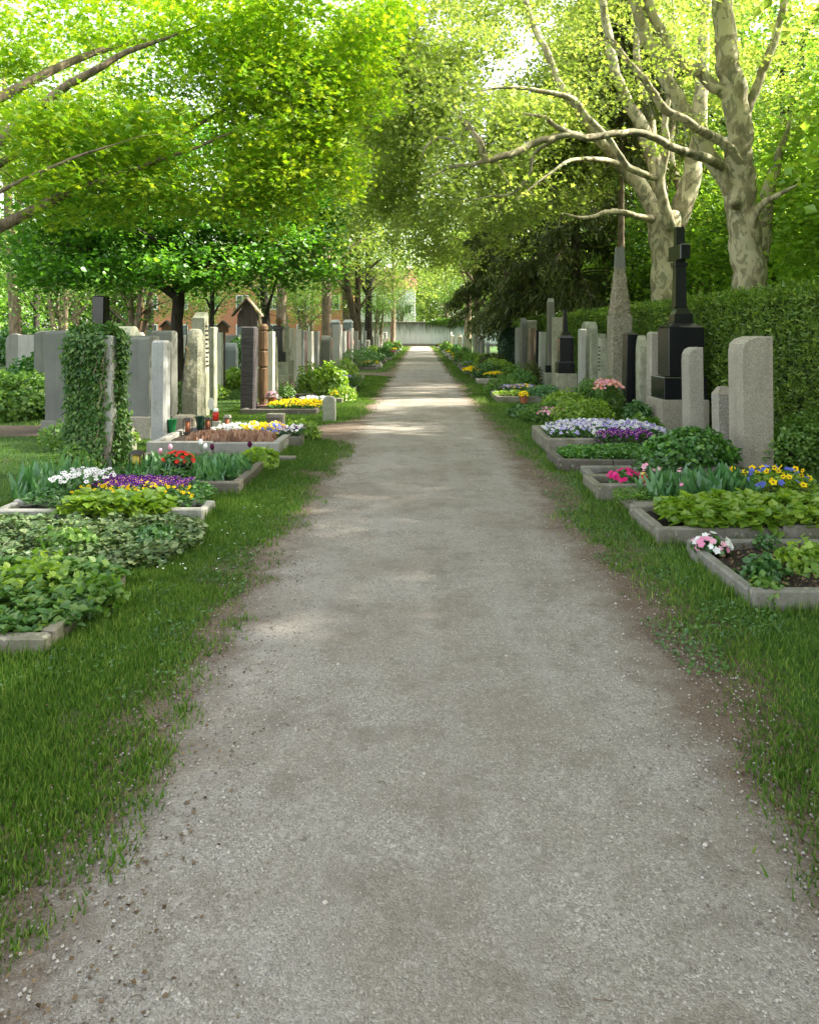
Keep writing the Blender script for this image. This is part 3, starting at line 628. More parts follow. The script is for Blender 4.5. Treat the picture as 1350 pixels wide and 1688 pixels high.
for px, lab in ((275, 'small brown wooden marker with a pitched roof behind the white pillar'), (368, 'small roofed brown marker over the slim mossy slab')):
    r = thing('roofed_marker', lab, 'wooden marker', (gx(px, D), D, 0)); w = 20*D/FPX; zb, zt, ze = gz(548, D), gz(528, D), gz(537, D)
    mb = MB(); extrude(mb, [(-w*.4, zb), (w*.4, zb), (w*.4, ze-.02), (0, zt-.03), (-w*.4, ze-.02)], .08, 'y', .004); mb.build('gable_board', M['carved'], r)
    mb = MB()
    for s in (-1, 1):
        p = [(0, zt), (s*w*.55, ze-.02), (s*w*.55, ze-.045), (0, zt-.03)]
        V = [(x, y, z) for y in (-.08, .12) for x, z in p]; mb.add(V, [(0, 1, 2, 3)[::s], (7, 6, 5, 4)[::s], (0, 4, 5, 1)[::s], (3, 2, 6, 7)[::s], (1, 5, 6, 2)[::s]])
    mb.build('roof', M['slate'], r); MB().box(-.04, .04, .0, .07, 0, zb).build('post', M['wood'], r)
# bluish lantern-shaped caps on posts far left
for px, D in ((574, 38), (553, 33)):
    r = thing('lantern_column', 'bluish roofed stone lantern column %s' % ('nearest the two pale trunks' if px == 574 else 'over the tall light pillar'), 'monument', (gx(px, D), D, 0))
    w = 14*D/FPX
    MB().box(-w*.32, w*.32, -w*.3, w*.3, 0, gz(543, D), b=.01).build('column', M['light'], r)
    MB().box(-w/2, w/2, -w/2, w/2, gz(542, D), gz(532, D), b=.01).build('lantern_box', M['blue'], r)
    MB().box(-w*.6, w*.6, -w*.6, w*.6, gz(531.8, D), gz(527, D), taper=w*.25).build('roof', M['blue'], r)
# small arched marker and stone stool near the path
r = thing('small_grave_marker', 'small round-topped mossy marker stone on the verge by the path', 'marker stone', (gx(533, 13.8), 13.7, 0))
mb = MB(); extrude(mb, profile('arch', 21*13.8/FPX, gz(652, 13.8)), .14, 'y'); mb.build('slab', M['mossy'], r)
r = thing('low_stone_bench', 'low dark stone bench between heather bed and yellow pansies', 'stone bench', (gx(442, 13.2), 13.0, 0))
w = 28*13.2/FPX; z = gz(681, 13.2)
MB().box(0, w, 0, .22, z-.06, z, b=.01).build('seat', M['kerb'], r)
MB().box(.02, w*.74, .02, .2, 0, z-.062).build('leg', M['kerbd'], r)
MB().box(w*.76, w-.005, .01, .21, 0, z-.063).build('leg', M['kerb'], r)

# ------------------------------------------------------------------ grave beds: kerb frame + soil
BEDS = []
def bed(x_path, x_back, D0, D1, h, t, mat, label, group='kerbed graves along the path', soil=.6):
    x0, x1 = sorted((x_path, x_back)); BEDS.append((x0, x1, D0, D1))
    r = thing('grave_border', label, 'grave border', (x0, D0, 0), 0, group); W, L = x1-x0, D1-D0; rs = random.Random(D0)
    mb = MB()
    e = lambda: rs.uniform(-.006, .006)
    def beam(x0, y0, x1, y1):
        L_ = math.hypot(x1-x0, y1-y0); n = max(1, round(L_/rs.uniform(.55, .95))); dx, dy_ = (x1-x0)/n, (y1-y0)/n
        for i in range(n):
            a0, b0 = x0+dx*i, y0+dy_*i; o = rs.uniform(-.008, .008); hh = h+rs.uniform(-.014, .008); g_ = .003
            if abs(dx) > abs(dy_): mb.box(a0+g_, a0+dx-g_, b0-t/2+o, b0+t/2+o, -.05, hh, b=.012)
            else: mb.box(a0-t/2+o, a0+t/2+o, b0+g_, b0+dy_-g_, -.05, hh, b=.012)
    beam(0, t/2, W, t/2); beam(0, L-t/2, W, L-t/2); beam(t/2, t+.01, t/2, L-t-.01); beam(W-t/2, t+.01, W-t/2, L-t-.01)
    mb.build('kerb', M[mat], r)
    nx, ny = 24, 20; X, Y = np.meshgrid(np.linspace(t, W-t, nx), np.linspace(t, L-t, ny))
    Z = h*soil + .05*(vnoise(X*7+D0, Y*7)-.5) + .03*(vnoise(X*25, Y*25+D0)-.5)
    i = np.arange(ny-1)[:, None]*nx; j = np.arange(nx-1)[None]
    MB().add(np.stack([X, Y, Z], -1).reshape(-1, 3), np.stack([i+j, i+j+1, i+nx+j+1, i+nx+j], -1).reshape(-1, 4)).build('soil', M['soil'], r, True)
    return r
bed(-1.82, -3.6, 6.38, 6.78, .115, .07, 'kerbl', 'pale stone kerb end of the purple pansy grave, nearest left')
bed(-1.78, -3.4, 7.50, 9.30, .13, .09, 'kerbd', 'dark stone border around lantern and black flower bowl')
bed(-1.82, -3.55, 9.85, 11.45, .18, .10, 'granite', 'grey granite border of the heather grave by the white pillar')
bed(-1.66, -1.95, 10.6, 10.95, .16, .05, 'kerb', 'small square planter trough at the heather grave corner')
bed(-2.0, -3.5, 14.75, 16.2, .12, .09, 'kerbd', 'dark border of the yellow pansy grave')
bed(-1.75, -3.3, 17.2, 18.6, .12, .08, 'kerb', 'grey border behind the small arched marker stone')
bed(-1.85, -3.4, 3.75, 4.8, .10, .08, 'kerb', 'grey kerb in the near left corner beyond the ivy patch')
bed(1.91, 3.8, 4.35, 5.45, .12, .07, 'kerb', 'nearest right grave border with bare dark soil and a posy')
bed(1.78, 3.7, 5.72, 6.48, .14, .08, 'kerb', 'grey border overflowing with bright green ground cover')
bed(1.85, 3.7, 6.56, 7.12, .15, .08, 'kerb', 'grey border with tulip leaves beside the bright ground cover')
bed(1.68, 3.5, 7.24, 7.84, .15, .08, 'kerb', 'brownish border with magenta flower and red candle')
bed(1.78, 3.5, 7.98, 8.45, .12, .08, 'kerb', 'border just behind the magenta flower')
bed(1.59, 3.5, 8.72, 9.55, .14, .10, 'kerbd', 'dark mossy border in front of the dark green conifer')
bed(1.66, 3.6, 9.85, 11.3, .22, .10, 'kerb', 'tall grey border full of white and lilac pansies')
bed(1.95, 3.6, 13.9, 15.2, .16, .08, 'blue', 'bluish border under the fern greenery on the right')
bed(1.75, 3.6, 17.3, 18.8, .16, .09, 'kerb', 'grey border before the light green cushion plants')
for side in (-1, 1):
    D = 20.3 if side < 0 else 21.0
    while D < 84:
        L = rr.uniform(1.0, 1.5)
        if not (side < 0 and 26.8 < D < 31):
            bed(side*rr.uniform(1.7, 1.95), side*3.3, D, D+L, .13, .08, rr.choice(['kerb', 'kerbd', 'kerbl']), 'stone border of a planted grave far down the %s side' % ('left' if side < 0 else 'right'), 'far kerbed graves on the %s' % ('left' if side < 0 else 'right'))
        D += L+rr.uniform(.8, 1.6)
# ------------------------------------------------------------------ plants
def bush(px, py, D, rx, ry, rz, n, ls, mat, label, name='shrub', cat='shrub', shell=.55, tpl=LEAF4, up=.4, group=None, X=None, Z=None):
    x = gx(px, D) if X is None else X; z = (gz(py, D) if Z is None else Z)
    r = thing(name, label, cat, (x, D, 0), 0, group)
    u = RNG.normal(size=(n, 3)); u /= np.linalg.norm(u, axis=1)[:, None]; u[:, 2] = np.abs(u[:, 2])*np.where(RNG.random(n) < .3, -.6, 1)
    rad = shell+(1-shell)*RNG.random(n)**.6
    lump = 1+.22*(vnoise(u[:, 0]*3+D*3, u[:, 1]*3+u[:, 2]*3+D)-.5)*2
    P = u*rad[:, None]*lump[:, None]*np.array([rx, ry, rz]) + np.array([0, 0, z]); P[:, 2] = np.abs(P[:, 2])
    Nn = u*.9+RNG.normal(0, .6, u.shape); Nn[:, 2] += up
    T_ = u*1.0+RNG.normal(0, .8, u.shape); T_[:, 2] += .25
    mb = MB(); scatter(mb, tpl, P, Nn, RNG.uniform(.7, 1.3, n)*ls, T=T_); mb.build('foliage', M[mat], r)
    mb = MB()
    for k in range(max(5, int(min(14, rx*40)))):
        e = P[RNG.integers(n)]*.9; mb.tube(spline([(e[0]*.08, e[1]*.08, -.02), (e[0]*.4, e[1]*.4, e[2]*.55), tuple(e)], 3), np.linspace(.012, .004, 7), 4)
    mb.build('stem', M['barkd'], r)
    return r
def patch(x0, x1, y0, y1, z, n, ls, mat, hgt, label, name='ground_cover', blooms=(), tpl=LEAF4, up=1.0, stuff=True, cat='plants', erect=False, nb=0, bs=.035, round_=False, wave=.3):
    """carpet of plants over a rectangle; blooms = [(material, share, x-range, y-range)]"""
    x0, x1 = sorted((x0, x1)); x0 -= .05; x1 += .05; y0 -= .04; y1 += .02; n = int(n*1.2); cx_, cy_ = (x0+x1)/2, (y0+y1)/2
    r = thing(name, label, cat, (cx_, cy_, 0)); 
    if stuff: r['kind'] = 'stuff'
    def pts(n, a0=x0, a1=x1, b0=y0, b1=y1):
        x = RNG.uniform(a0, a1, n); y = RNG.uniform(b0, b1, n)
        if round_ or True:
            q = ((x-cx_)/((x1-x0)/2+1e-6))**4+((y-cy_)/((y1-y0)/2+1e-6))**4
            k = q < .75+.45*vnoise(x*6, y*6); x, y = x[k], y[k]
        return x, y
    def top(x, y): 
        q = np.clip(1-((x-cx_)/((x1-x0)/2+.01))**4-((y-cy_)/((y1-y0)/2+.01))**4, 0, 1)**.5
        return z+hgt*(.35+.65*q)*(1-wave/2+wave*vnoise(x*9+z, y*9))
    x, y = pts(n); t = top(x, y); f = RNG.random(len(x))**.5
    P = np.stack([x-cx_, y-cy_, z+(t-z)*f], 1)
    if erect:
        P[:, 2] = z; Nn = RNG.normal(size=P.shape)*[1, 1, .1]; T_ = RNG.normal(0, .28, P.shape); T_[:, 2] = 1
        mb = MB(); scatter(mb, tpl, P, Nn, (t-z)*RNG.uniform(.7, 1.15, len(P)), T=T_); mb.build('leaves', M[mat], r)
    else:
        mb = MB(); scatter(mb, tpl, P, upn(len(P), up), ls*RNG.uniform(.7, 1.3, len(P))); mb.build('leaves', M[mat], r)
    for (bm, share, xr, yr) in blooms:
        a0, a1 = xr if xr else (x0, x1); b0, b1 = yr if yr else (y0, y1)
        x, y = pts(int(nb*share), a0, a1, b0, b1); t = top(x, y)+RNG.uniform(-.01, .035, len(x))
        P = np.stack([x-cx_, y-cy_, t], 1); Nn = RNG.normal(0, .45, P.shape)+[-.25*np.sign(cx_), -.7, .9]
        mb = MB(); scatter(mb, FLOW, P, Nn, bs*RNG.uniform(.75, 1.2, len(P))); mb.build('blossoms', M[bm], r)
        if bs > .03 and bm in ('purple', 'yellow', 'lilac', 'whitep'):     # pansy eyes
            Nn = Nn/np.linalg.norm(Nn, axis=1)[:, None]; mb = MB(); scatter(mb, FLOW, P+Nn*.004, Nn, bs*.3); mb.build('blossom_eyes', M['yellow' if bm == 'purple' else 'darkp'], r)
    return r
def potted(px, pyb, D, pot_r, pot_h, potmat, rx, rz, n, leafmat, bl, label, z0=0, bs=.04, nb=60, name='potted_flower', X=None):
    x = gx(px, D) if X is None else X
    r = thing(name, label, 'flower pot', (x, D, z0))
    MB().lathe([(pot_r*.72, 0), (pot_r*.95, pot_h*.9), (pot_r, pot_h*.9), (pot_r, pot_h), (pot_r*.88, pot_h), (pot_r*.85, pot_h*.85)], 0, 0, 18).build('pot', M[potmat], r, False)
    u = RNG.normal(size=(n, 3)); u /= np.linalg.norm(u, axis=1)[:, None]; u[:, 2] = abs(u[:, 2])
    P = u*(.35+.65*RNG.random(n)**.5)[:, None]*[rx, rx, rz]+[0, 0, pot_h*.9]
    mb = MB(); scatter(mb, LEAF4, P, u+RNG.normal(0, .5, u.shape)+[0, 0, .5], .045*RNG.uniform(.7, 1.3, n)); mb.build('leaves', M[leafmat], r)
    for b in bl:
        u = RNG.normal(size=(nb, 3)); u /= np.linalg.norm(u, axis=1)[:, None]; u[:, 2] = abs(u[:, 2])*.9+.1
        P = u*[rx, rx, rz]*RNG.uniform(.85, 1.08, (nb, 1))+[0, 0, pot_h*.9+.01]
        mb = MB(); scatter(mb, FLOW, P, u+[0, -.4, .3], bs*RNG.uniform(.8, 1.2, nb)); mb.build('blossoms', M[b], r)
    return r
def lantern(px, pyb, D, h, w, glass, label, z0=0, mat='letter', name='grave_lantern', X=None):
    r = thing(name, label, 'grave lantern', (gx(px, D) if X is None else X, D, z0)); a = w/2
    MB().box(-a, a, -a, a, 0, h*.10, b=.004).build('base', M[mat], r)
    MB().lathe([(a*.72, h*.105), (a*.72, h*.72)], 0, 0, 14).build('candle', M[glass], r, True)
    mb = MB()
    for sx in (-1, 1):
        for sy in (-1, 1): mb.box(sx*a*.9-.006, sx*a*.9+.006, sy*a*.9-.006, sy*a*.9+.006, h*.1, h*.78)
    mb.build('frame', M[mat], r)
    MB().box(-a*1.08, a*1.08, -a*1.08, a*1.08, h*.78, h*.92, taper=a*.35).build('roof', M[mat], r)
    return r
def vase(px, D, h, rad, mat, label, z0=0, name='grave_vase', cat='vase'):
    r = thing(name, label, cat, (gx(px, D), D, z0))
    MB().lathe([(rad*.6, 0), (rad*.75, h*.5), (rad, h*.97), (rad*1.08, h), (rad*.85, h), (rad*.7, h*.6)], 0, 0, 16).build('body', M[mat], r, True)
    return r
M['redglass'] = m_plain('red candle plastic', (.45, .015, .01), .3, .15)
M['greenpl'] = m_plain('green plastic', (.01, .14, .04), .35, .1)
M['dgreen'] = m_plain('dark green vase', (.01, .04, .025), .3, .1)
M['terra'] = m_plain('terracotta', (.32, .11, .05), .8, .3)
M['blackpl'] = m_plain('black bowl', (.012, .013, .014), .45, .2)
M['amber'] = m_plain('yellow candle', (.45, .36, .04), .35, .2)
M['whitepl'] = m_plain('white enamel', (.7, .7, .66), .4, .1)
M['gold'] = m_plain('brass lid', (.5, .34, .10), .35, .2, metal=.7)

# --- left beds
patch(-3.5, -1.95, 6.5, 7.35, .08, 2600, .045, 'herb', .13, 'purple and yellow pansies in the nearest left grave', 'pansy_patch', [('purple', .8, (-3.0, -2.15), (6.85, 7.35)), ('yellow', .10, (-3.05, -1.98), (6.6, 6.95))], nb=800, bs=.036, cat='flowers')
patch(-2.95, -2.15, 6.2, 6.62, .04, 1300, .075, 'lime', .20, 'lime-yellow leafy plants spilling over the pale kerb', 'golden_foliage', tpl=LEAF6)
bush(140, 0, 6.95, .22, .2, .16, 500, .05, 'herb', 'white flowering clump left of the purple pansies', 'flower_clump', 'flowers', Z=.12)
patch(-3.25, -2.85, 6.7, 7.1, .2, 10, .03, 'herb', .12, 'white pansies left of the purple ones', 'pansy_patch', [('whitep', 1, None, None)], nb=120, bs=.045, cat='flowers')
patch(-3.9, -1.70, 4.95, 6.36, .0, 10000, .042, 'ivyv', .13, 'variegated ivy and periwinkle carpet in front of the pale kerb', 'ivy_patch', tpl=LEAF6, wave=.6)
patch(-3.5, -1.85, 3.8, 4.95, .05, 5500, .05, 'ivy', .12, 'dark ivy inside the near left kerb', 'ivy_patch', tpl=LEAF6, wave=.6)
patch(-3.7, -3.2, 6.9, 7.6, .0, 220, .3, 'bluegr', .40, 'grassy blue-green strap leaves at the photo left edge', 'daffodil_leaves', tpl=STRAP, erect=True)
bush(120, 0, 7.7, .35, .3, .35, 1200, .04, 'mid', 'soft green undergrowth at the foot of the ivy-covered stone', 'undergrowth_clump', 'plant', Z=.1)
patch(-3.3, -1.95, 7.7, 9.1, .08, 800, .06, 'herb', .10, 'green bedding leaves around the black flower bowl', tpl=LEAF6)
patch(-3.05, -2.55, 7.75, 8.8, .08, 150, .3, 'bluegr', .20, 'tulip leaves left of the black flower bowl', 'tulip_leaves', tpl=STRAP, erect=True)
patch(-2.35, -1.95, 7.7, 8.6, .08, 240, .3, 'bluegr', .20, 'tulip leaves right of the black flower bowl', 'tulip_leaves', tpl=STRAP, erect=True)
bush(425, 0, 8.9, .24, .24, .17, 900, .06, 'lime', 'lime green leafy clump at the dark border corner', 'leafy_clump', 'plant', Z=.08, tpl=LEAF6)
potted(293, 792, 8.1, .155, .13, 'blackpl', .17, .12, 260, 'herb', ['redp'], 'black bowl of red flowers in the dark-bordered grave', z0=.09, nb=34, bs=.05, name='flower_bowl')
lantern(226, 0, 8.15, .235, .125, 'amber', 'old grave lantern with yellow candle at the ivy stone foot', z0=.12)
r = thing('stone_slab', 'flat stone slab under the old lantern', 'stone slab', (gx(225, 8.1)-.11, 8.02, 0)); MB().box(0, .24, 0, .24, .0, .118, b=.012).build('slab', M['kerb'], r)
r = bush(215, 0, 9.35, .12, .1, .12, 260, .04, 'lime', 'pale broken stone post with lime moss beside the ivy', 'stone_stump', 'stone', Z=.3)
mb = MB(); roughslab(mb, .16, .16, .42, 3); mb.build('stump', M['rough'], r)
r = thing('lying_kerb', 'long fallen kerb beam between two left graves', 'kerb beam', (-3.3, 9.42, 0)); MB().box(0, 1.75, 0, .12, -.02, .07, b=.012).build('beam', M['kerb'], r); r.rotation_euler = (0, .01, .03)
# tulips standing
for px, py, bm, lab in ((265, 748, 'pink', 'pink tulip left in the dark-bordered bed'), (281, 741, 'pink', 'pale pink tulip over the red flower bowl'), (331, 733, 'whitep', 'white tulip left of the pair'), (339, 740, 'whitep', 'white tulip right of the pair'), (350, 741, 'darkp', 'dark tulip beside the white pair'), (412, 737, 'darkp', 'tall dark tulip at the grey kerb')):
    D = 8.5 if px < 400 else 8.2
    r = thing('tulip', lab, 'tulip', (gx(px, D), D, .08)); z = gz(py, D)-.08
    MB().tube(spline([(0, 0, 0), (.02, .01, z*.5), (0, 0, z)], 4), .004, 5).build('stem', M['bluegr'], r)
    MB().lathe([(.006, z-.005), (.022, z+.012), (.026, z+.035), (.016, z+.06), (.008, z+.062)], 0, 0, 8).build('blossom', M[bm], r, True)
    mb = MB(); scatter(mb, STRAP, np.zeros((3, 3)), RNG.normal(size=(3, 3))*[1, 1, .2], [z*.8]*3, T=np.array([(.5, 0, 1), (-.5, .2, 1), (0, -.5, 1)]), W=np.full(3, 1.6)); mb.build('leaf', M['bluegr'], r)
# LB3 heather grave
patch(-3.05, -1.98, 9.98, 10.35, .13, 1500, .1, 'heather', .17, 'brown dried heather along the grey granite border', 'heather_patch', tpl=BLADE, erect=True)
patch(-2.9, -1.95, 10.4, 11.3, .13, 1500, .04, 'herb', .13, 'white, yellow and blue pansies behind the dried heather', 'pansy_patch', [('whitep', .45, (-3, -2.3), None), ('yellow', .4, (-2.5, -1.95), None), ('bluep', .25, (-2.2, -1.95), None)], nb=360, bs=.05, cat='flowers')
patch(-1.93, -1.68, 10.62, 10.93, .14, 260, .04, 'herb', .12, 'blue and white pansies in the small square planter', 'pansy_patch', [('whitep', .6, None, None), ('purple', .4, None, None)], nb=80, bs=.045, cat='flowers')
bush(498, 0, 11.35, .25, .22, .22, 1400, .045, 'lime', 'round yellow-green variegated cushion by the granite border', 'cushion_plant', 'plant', Z=.08)
vase(284, 10.9, .22, .07, 'greenpl', 'bright green plastic vase behind the grey kerb', z0=.14)
vase(330, 11.3, .22, .07, 'dgreen', 'dark green pointed vase right of the rust-red lantern', z0=.14)
lantern(310, 0, 11.0, .25, .11, 'terra', 'rust-red square lantern left of the dark green vase', z0=.14)
lantern(343, 0, 11.35, .22, .10, 'terra', 'low rust-red lantern behind the heather', z0=.14)
lantern(375, 0, 11.5, .28, .10, 'terra', 'tall dark lantern with rust-red candle before the lawn', z0=.1, mat='slate')
r = thing('grave_candle', 'red candle with white rim before the sunny lawn', 'grave candle', (gx(356, 12.1), 12.1, .20)); MB().lathe([(.045, 0), (.05, .13), (.03, .14)], 0, 0, 14).build('candle', M['redglass'], r, True); MB().lathe([(.036, .142), (.044, .15), (.04, .19), (.02, .2)], 0, 0, 14).build('lid', M['whitepl'], r, True)
r = thing('stone_pedestal', 'little stone block under the red candle with white rim', 'stone block', (gx(356, 12.1)-.07, 12.03, 0)); MB().box(0, .15, 0, .15, 0, .199, b=.01).build('block', M['mossy'], r)
r = thing('oval_plaque', 'white oval plaque on a thin stake by the slim mossy slab', 'plaque', (gx(348, 13.5), 13.5, 0))
zc = gz(666, 13.5); MB().tube([(0, .02, 0), (0, .02, zc)], .006, 5).build('stake', M['letter'], r)
a_ = np.linspace(0, 2*np.pi, 25)[:-1]; mb = MB(); P_ = [(.055*math.cos(t), y, zc+.11*math.sin(t)) for y in (0, .015) for t in a_]
mb.add(P_, [tuple(range(24)), tuple(range(47, 23, -1))]+[(i, 24+i, 24+(i+1) % 24, (i+1) % 24) for i in range(24)]); mb.build('plaque', M['whitepl'], r)
r = thing('wrought_iron_staff', 'thin dark iron staff leaning before the rugged boulder', 'iron staff', (gx(294, 12.9), 12.9, 0))
zt = gz(533, 12.9); MB().tube(spline([(0, 0, .25), (.08, 0, zt*.5), (.14, 0, zt*.8), (.15, 0, zt)], 4), .010, 5).build('staff', M['letter'], r)
MB().tube(spline([(.13, -.01, zt*.78), (.19, -.01, zt*.72), (.16, -.01, zt*.64), (.13, -.01, zt*.6)], 4), .008, 5).build('scroll', M['gold'], r)
MB().lathe([(.02, -.01), (.02, .26)], 0, 0, 6).build('foot', M['letter'], r)
# LB4
patch(-3.0, -2.0, 14.9, 16.0, .08, 1600, .05, 'herb', .12, 'yellow pansies behind the dark border and arched marker', 'pansy_patch', [('yellow', 1, None, None)], nb=420, bs=.05, cat='flowers')
patch(-2.6, -1.9, 16.2, 16.9, .05, 700, .05, 'bluegr', .14, 'white flowers behind the yellow pansies', 'flower_patch', [('whitep', 1, None, None)], nb=160, bs=.05, cat='flowers')
potted(449, 0, 15.5, .09, .22, 'terra', .13, .12, 200, 'herb', ['pink'], 'pink blossoms in a tall terracotta pot at the carved post', z0=.08, nb=60, bs=.05)
potted(472, 0, 16.8, .09, .22, 'wood', .22, .32, 500, 'mid', ['darkp'], 'dark pot of purple-leaved foliage before the black column', z0=.0, nb=30, bs=.05)
bush(545, 620, 18.2, .42, .42, .62, 1500, .085, 'lime', 'upright lime-leaved shrub over the small arched marker', 'lime_shrub', Z=.25, shell=.2, tpl=LEAF6)
bush(512, 0, 19.6, .4, .4, .5, 1000, .075, 'lime', 'yellow-green shrub left of the upright lime shrub', 'lime_shrub', Z=.3, shell=.2)
bush(563, 0, 17.6, .35, .3, .25, 900, .05, 'lime', 'low shrub with yellow blossoms at the grass edge', 'flowering_shrub', Z=.1)
patch(-2.0, -1.75, 17.4, 18.6, .1, 200, .05, 'herb', .14, 'yellow flowers in the grey border behind the arched marker', 'flower_patch', [('yellow', 1, None, None)], nb=90, bs=.06, cat='flowers')
bush(585, 0, 21.2, .35, .35, .3, 900, .05, 'mid', 'pink-tinged low shrub with white blossoms left of the lawn', 'flowering_shrub', Z=.15)
bush(595, 592, 33.5, .80, .8, .48, 4200, .05, 'box', 'clipped round box bush beside the left verge', 'box_bush', Z=.42, shell=.85)
bush(357, 0, 18, .3, .3, .22, 600, .05, 'lime', 'yellow-green clump on the sunny back lawn', 'leafy_clump', 'plant', Z=.15)
bush(298, 0, 13.8, .22, .2, .5, 500, .06, 'mid', 'tall green shoots left of the rugged boulder', 'leafy_clump', 'plant', Z=.25)
bush(105, 0, 10.4, .35, .3, .22, 700, .05, 'mid', 'red-tinged low plants behind the ivy-covered stone', 'leafy_clump', 'plant', Z=.15)
# --- right beds
patch(2.0, 3.7, 5.75, 6.5, .10, 3800, .075, 'lime', .15, 'bright green round-leaved ground cover overflowing its kerb', 'strawberry_ground_cover', tpl=LEAF6, wave=.5)
patch(1.78, 2.2, 6.6, 7.0, .10, 900, .03, 'mid', .10, 'fine grey-green cushion left of the tulip leaves', 'cushion_plant')
patch(2.35, 3.0, 6.6, 7.1, .10, 150, .3, 'bluegr', .29, 'broad upright tulip leaves before the dark conifer', 'tulip_leaves', tpl=(STRAP[0]*[2.2, 1, 1], STRAP[1]), erect=True)
patch(2.05, 2.4, 6.6, 7.1, .10, 110, .3, 'bluegr', .30, 'slender tulip leaves with pinkish buds by the picture frame', 'tulip_leaves', [('pink', 1, None, None)], tpl=STRAP, erect=True, nb=12, bs=.05)
patch(2.85, 3.55, 6.65, 7.25, .10, 900, .05, 'lime', .22, 'yellow and blue pansies at the foot of the pitted pillar', 'pansy_patch', [('yellow', .5, None, None), ('bluep', .5, None, None)], nb=60, bs=.065, cat='flowers')
potted(1030, 0, 7.45, .06, .06, 'blackpl', .16, .10, 500, 'herb', ['magenta'], 'magenta flower cushion beside the red candle', z0=.10, nb=70, bs=.05)
r = thing('grave_candle', 'red glass candle with brass lid beside the magenta flowers', 'grave candle', (gx(1060, 7.35), 7.35, .09)); MB().lathe([(.032, 0), (.042, .02), (.042, .12), (.03, .13)], 0, 0, 16).build('candle', M['redglass'], r, True); MB().lathe([(.03, .131), (.034, .14), (.03, .16), (.01, .165)], 0, 0, 14).build('lid', M['gold'], r, True)
r = thing('picture_frame', 'small framed photo standing before the tulip leaves', 'picture frame', (gx(1067, 7.0), 7.0, .10)); r.rotation_euler = (-.12, 0, .2)
MB().box(0, .11, 0, .012, 0, .16, b=.003).build('frame', M['brownst'], r); MB().box(.012, .098, -.004, -.001, .014, .146).build('picture', M['blue'], r)
bush(1140, 745, 8.65, .50, .35, .30, 4200, .06, 'box', 'dark green spreading conifer in front of the rounded pillar', 'conifer_shrub', Z=.22, shell=.35, up=.8)
bush(1085, 0, 8.4, .25, .2, .16, 900, .05, 'herb', 'blue-flowered plant left of the dark conifer', 'flowering_plant', 'flowers', Z=.1)
patch(1.72, 2.85, 8.8, 9.5, .10, 4200, .035, 'box', .13, 'low fine-leaved green carpet in the dark mossy border', 'ground_cover', wave=.5)
patch(2.3, 3.0, 9.6, 9.95, .15, 700, .04, 'herb', .17, 'deep purple pansies above the fine green carpet', 'pansy_patch', [('purple', 1, None, None)], nb=300, bs=.045, cat='flowers')
patch(1.75, 3.3, 9.98, 11.0, .17, 2400, .045, 'herb', .17, 'white and lilac pansies filling the tall grey border', 'pansy_patch', [('whitep', .6, None, None), ('lilac', .6, None, None)], nb=620, bs=.05, cat='flowers')
potted(1172, 0, 5.25, .03, .04, 'blackpl', .13, .10, 170, 'herb', ['whitep', 'pink'], 'white and pink posy on the bare soil, nearest right', z0=.06, nb=22, bs=.05, name='flower_posy')
bush(1262, 0, 5.3, .08, .08, .08, 90, .04, 'herb', 'small salmon flower at the right edge of the soil bed', 'flowering_plant', 'flowers', Z=.12)
bush(1005, 660, 13.6, .24, .22, .42, 900, .055, 'mid', 'salmon and white flowering shrub left of the black slab', 'flowering_shrub', Z=.35)
patch(gx(985, 13.3), gx(1023, 13.3), 13.1, 13.6, .45, 10, .03, 'herb', .28, 'salmon blossoms left of the black slab', 'flower_patch', [('salmon', 1, None, None), ('pink', .5, None, None)], nb=110, bs=.06, cat='flowers')
for (px, D, rx, rz, m, lab) in ((960, 12.8, .55, .33, 'lime', 'fern-like light green shrub behind the lilac pansies'), (905, 13.6, .5, .22, 'mid', 'low leafy mound at the bluish border'), (868, 14.4, .35, .16, 'herb', 'flat green mound at the right verge by the bluish border'),
                                (930, 15.2, .45, .30, 'lime', 'light green shrub before the black obelisk monument'), (895, 17.6, .4, .26, 'bluegr', 'blue-green cushion with white buds on the right'), (975, 15.5, .4, .45, 'mid', 'green shrub before the lettered greenish slab'),
                                (830, 19.5, .55, .30, 'mid', 'reddish-green shrub at the right verge'), (858, 22.0, .45, .35, 'box', 'dark evergreen ball among the far right graves'), (876, 22.8, .3, .5, 'spruce', 'small dark cypress in front of the brownish slabs'),
                                (812, 31, .6, .55, 'spruce', 'dark green globe left of the ivy mound'), (1048, 12.6, .25, .3, 'herb', 'leafy plant at the foot of the pointed mossy slab')):
    bush(px, 0, D, rx, rx*.9, rz, int(1300+1600*rx), .055 if D < 25 else .08, m, lab, 'shrub', Z=rz*.5, shell=.4)
patch(1.8, 3.0, 17.5, 18.6, .12, 700, .05, 'lime', .10, 'light green cushion plants inside a grey border', 'cushion_plant')
patch(2.1, 2.6, 13.1, 13.5, .05, 200, .05, 'herb', .2, 'pink blossoms before the fern-like shrub', 'flower_patch', [('pink', 1, None, None)], nb=60, bs=.06, cat='flowers')
patch(2.0, 2.9, 18.9, 19.5, .05, 400, .05, 'bluegr', .22, 'lilac haze of flowers with a yellow tuft on the right', 'flower_patch', [('lilac', 1, None, None), ('yellow', .4, None, None)], nb=150, bs=.06, cat='flowers')
potted(863, 0, 17.0, .10, .2, 'terra', .12, .1, 120, 'herb', ['yellow'], 'terracotta pot with yellow flowers on the right')
# ivy mound
bush(838, 560, 32, .42, .5, 1.25, 6500, .10, 'darkivy', 'tall dark ivy mound swallowing a stone in the far right row', 'ivy_mound', 'ivy', Z=.75, shell=.8)
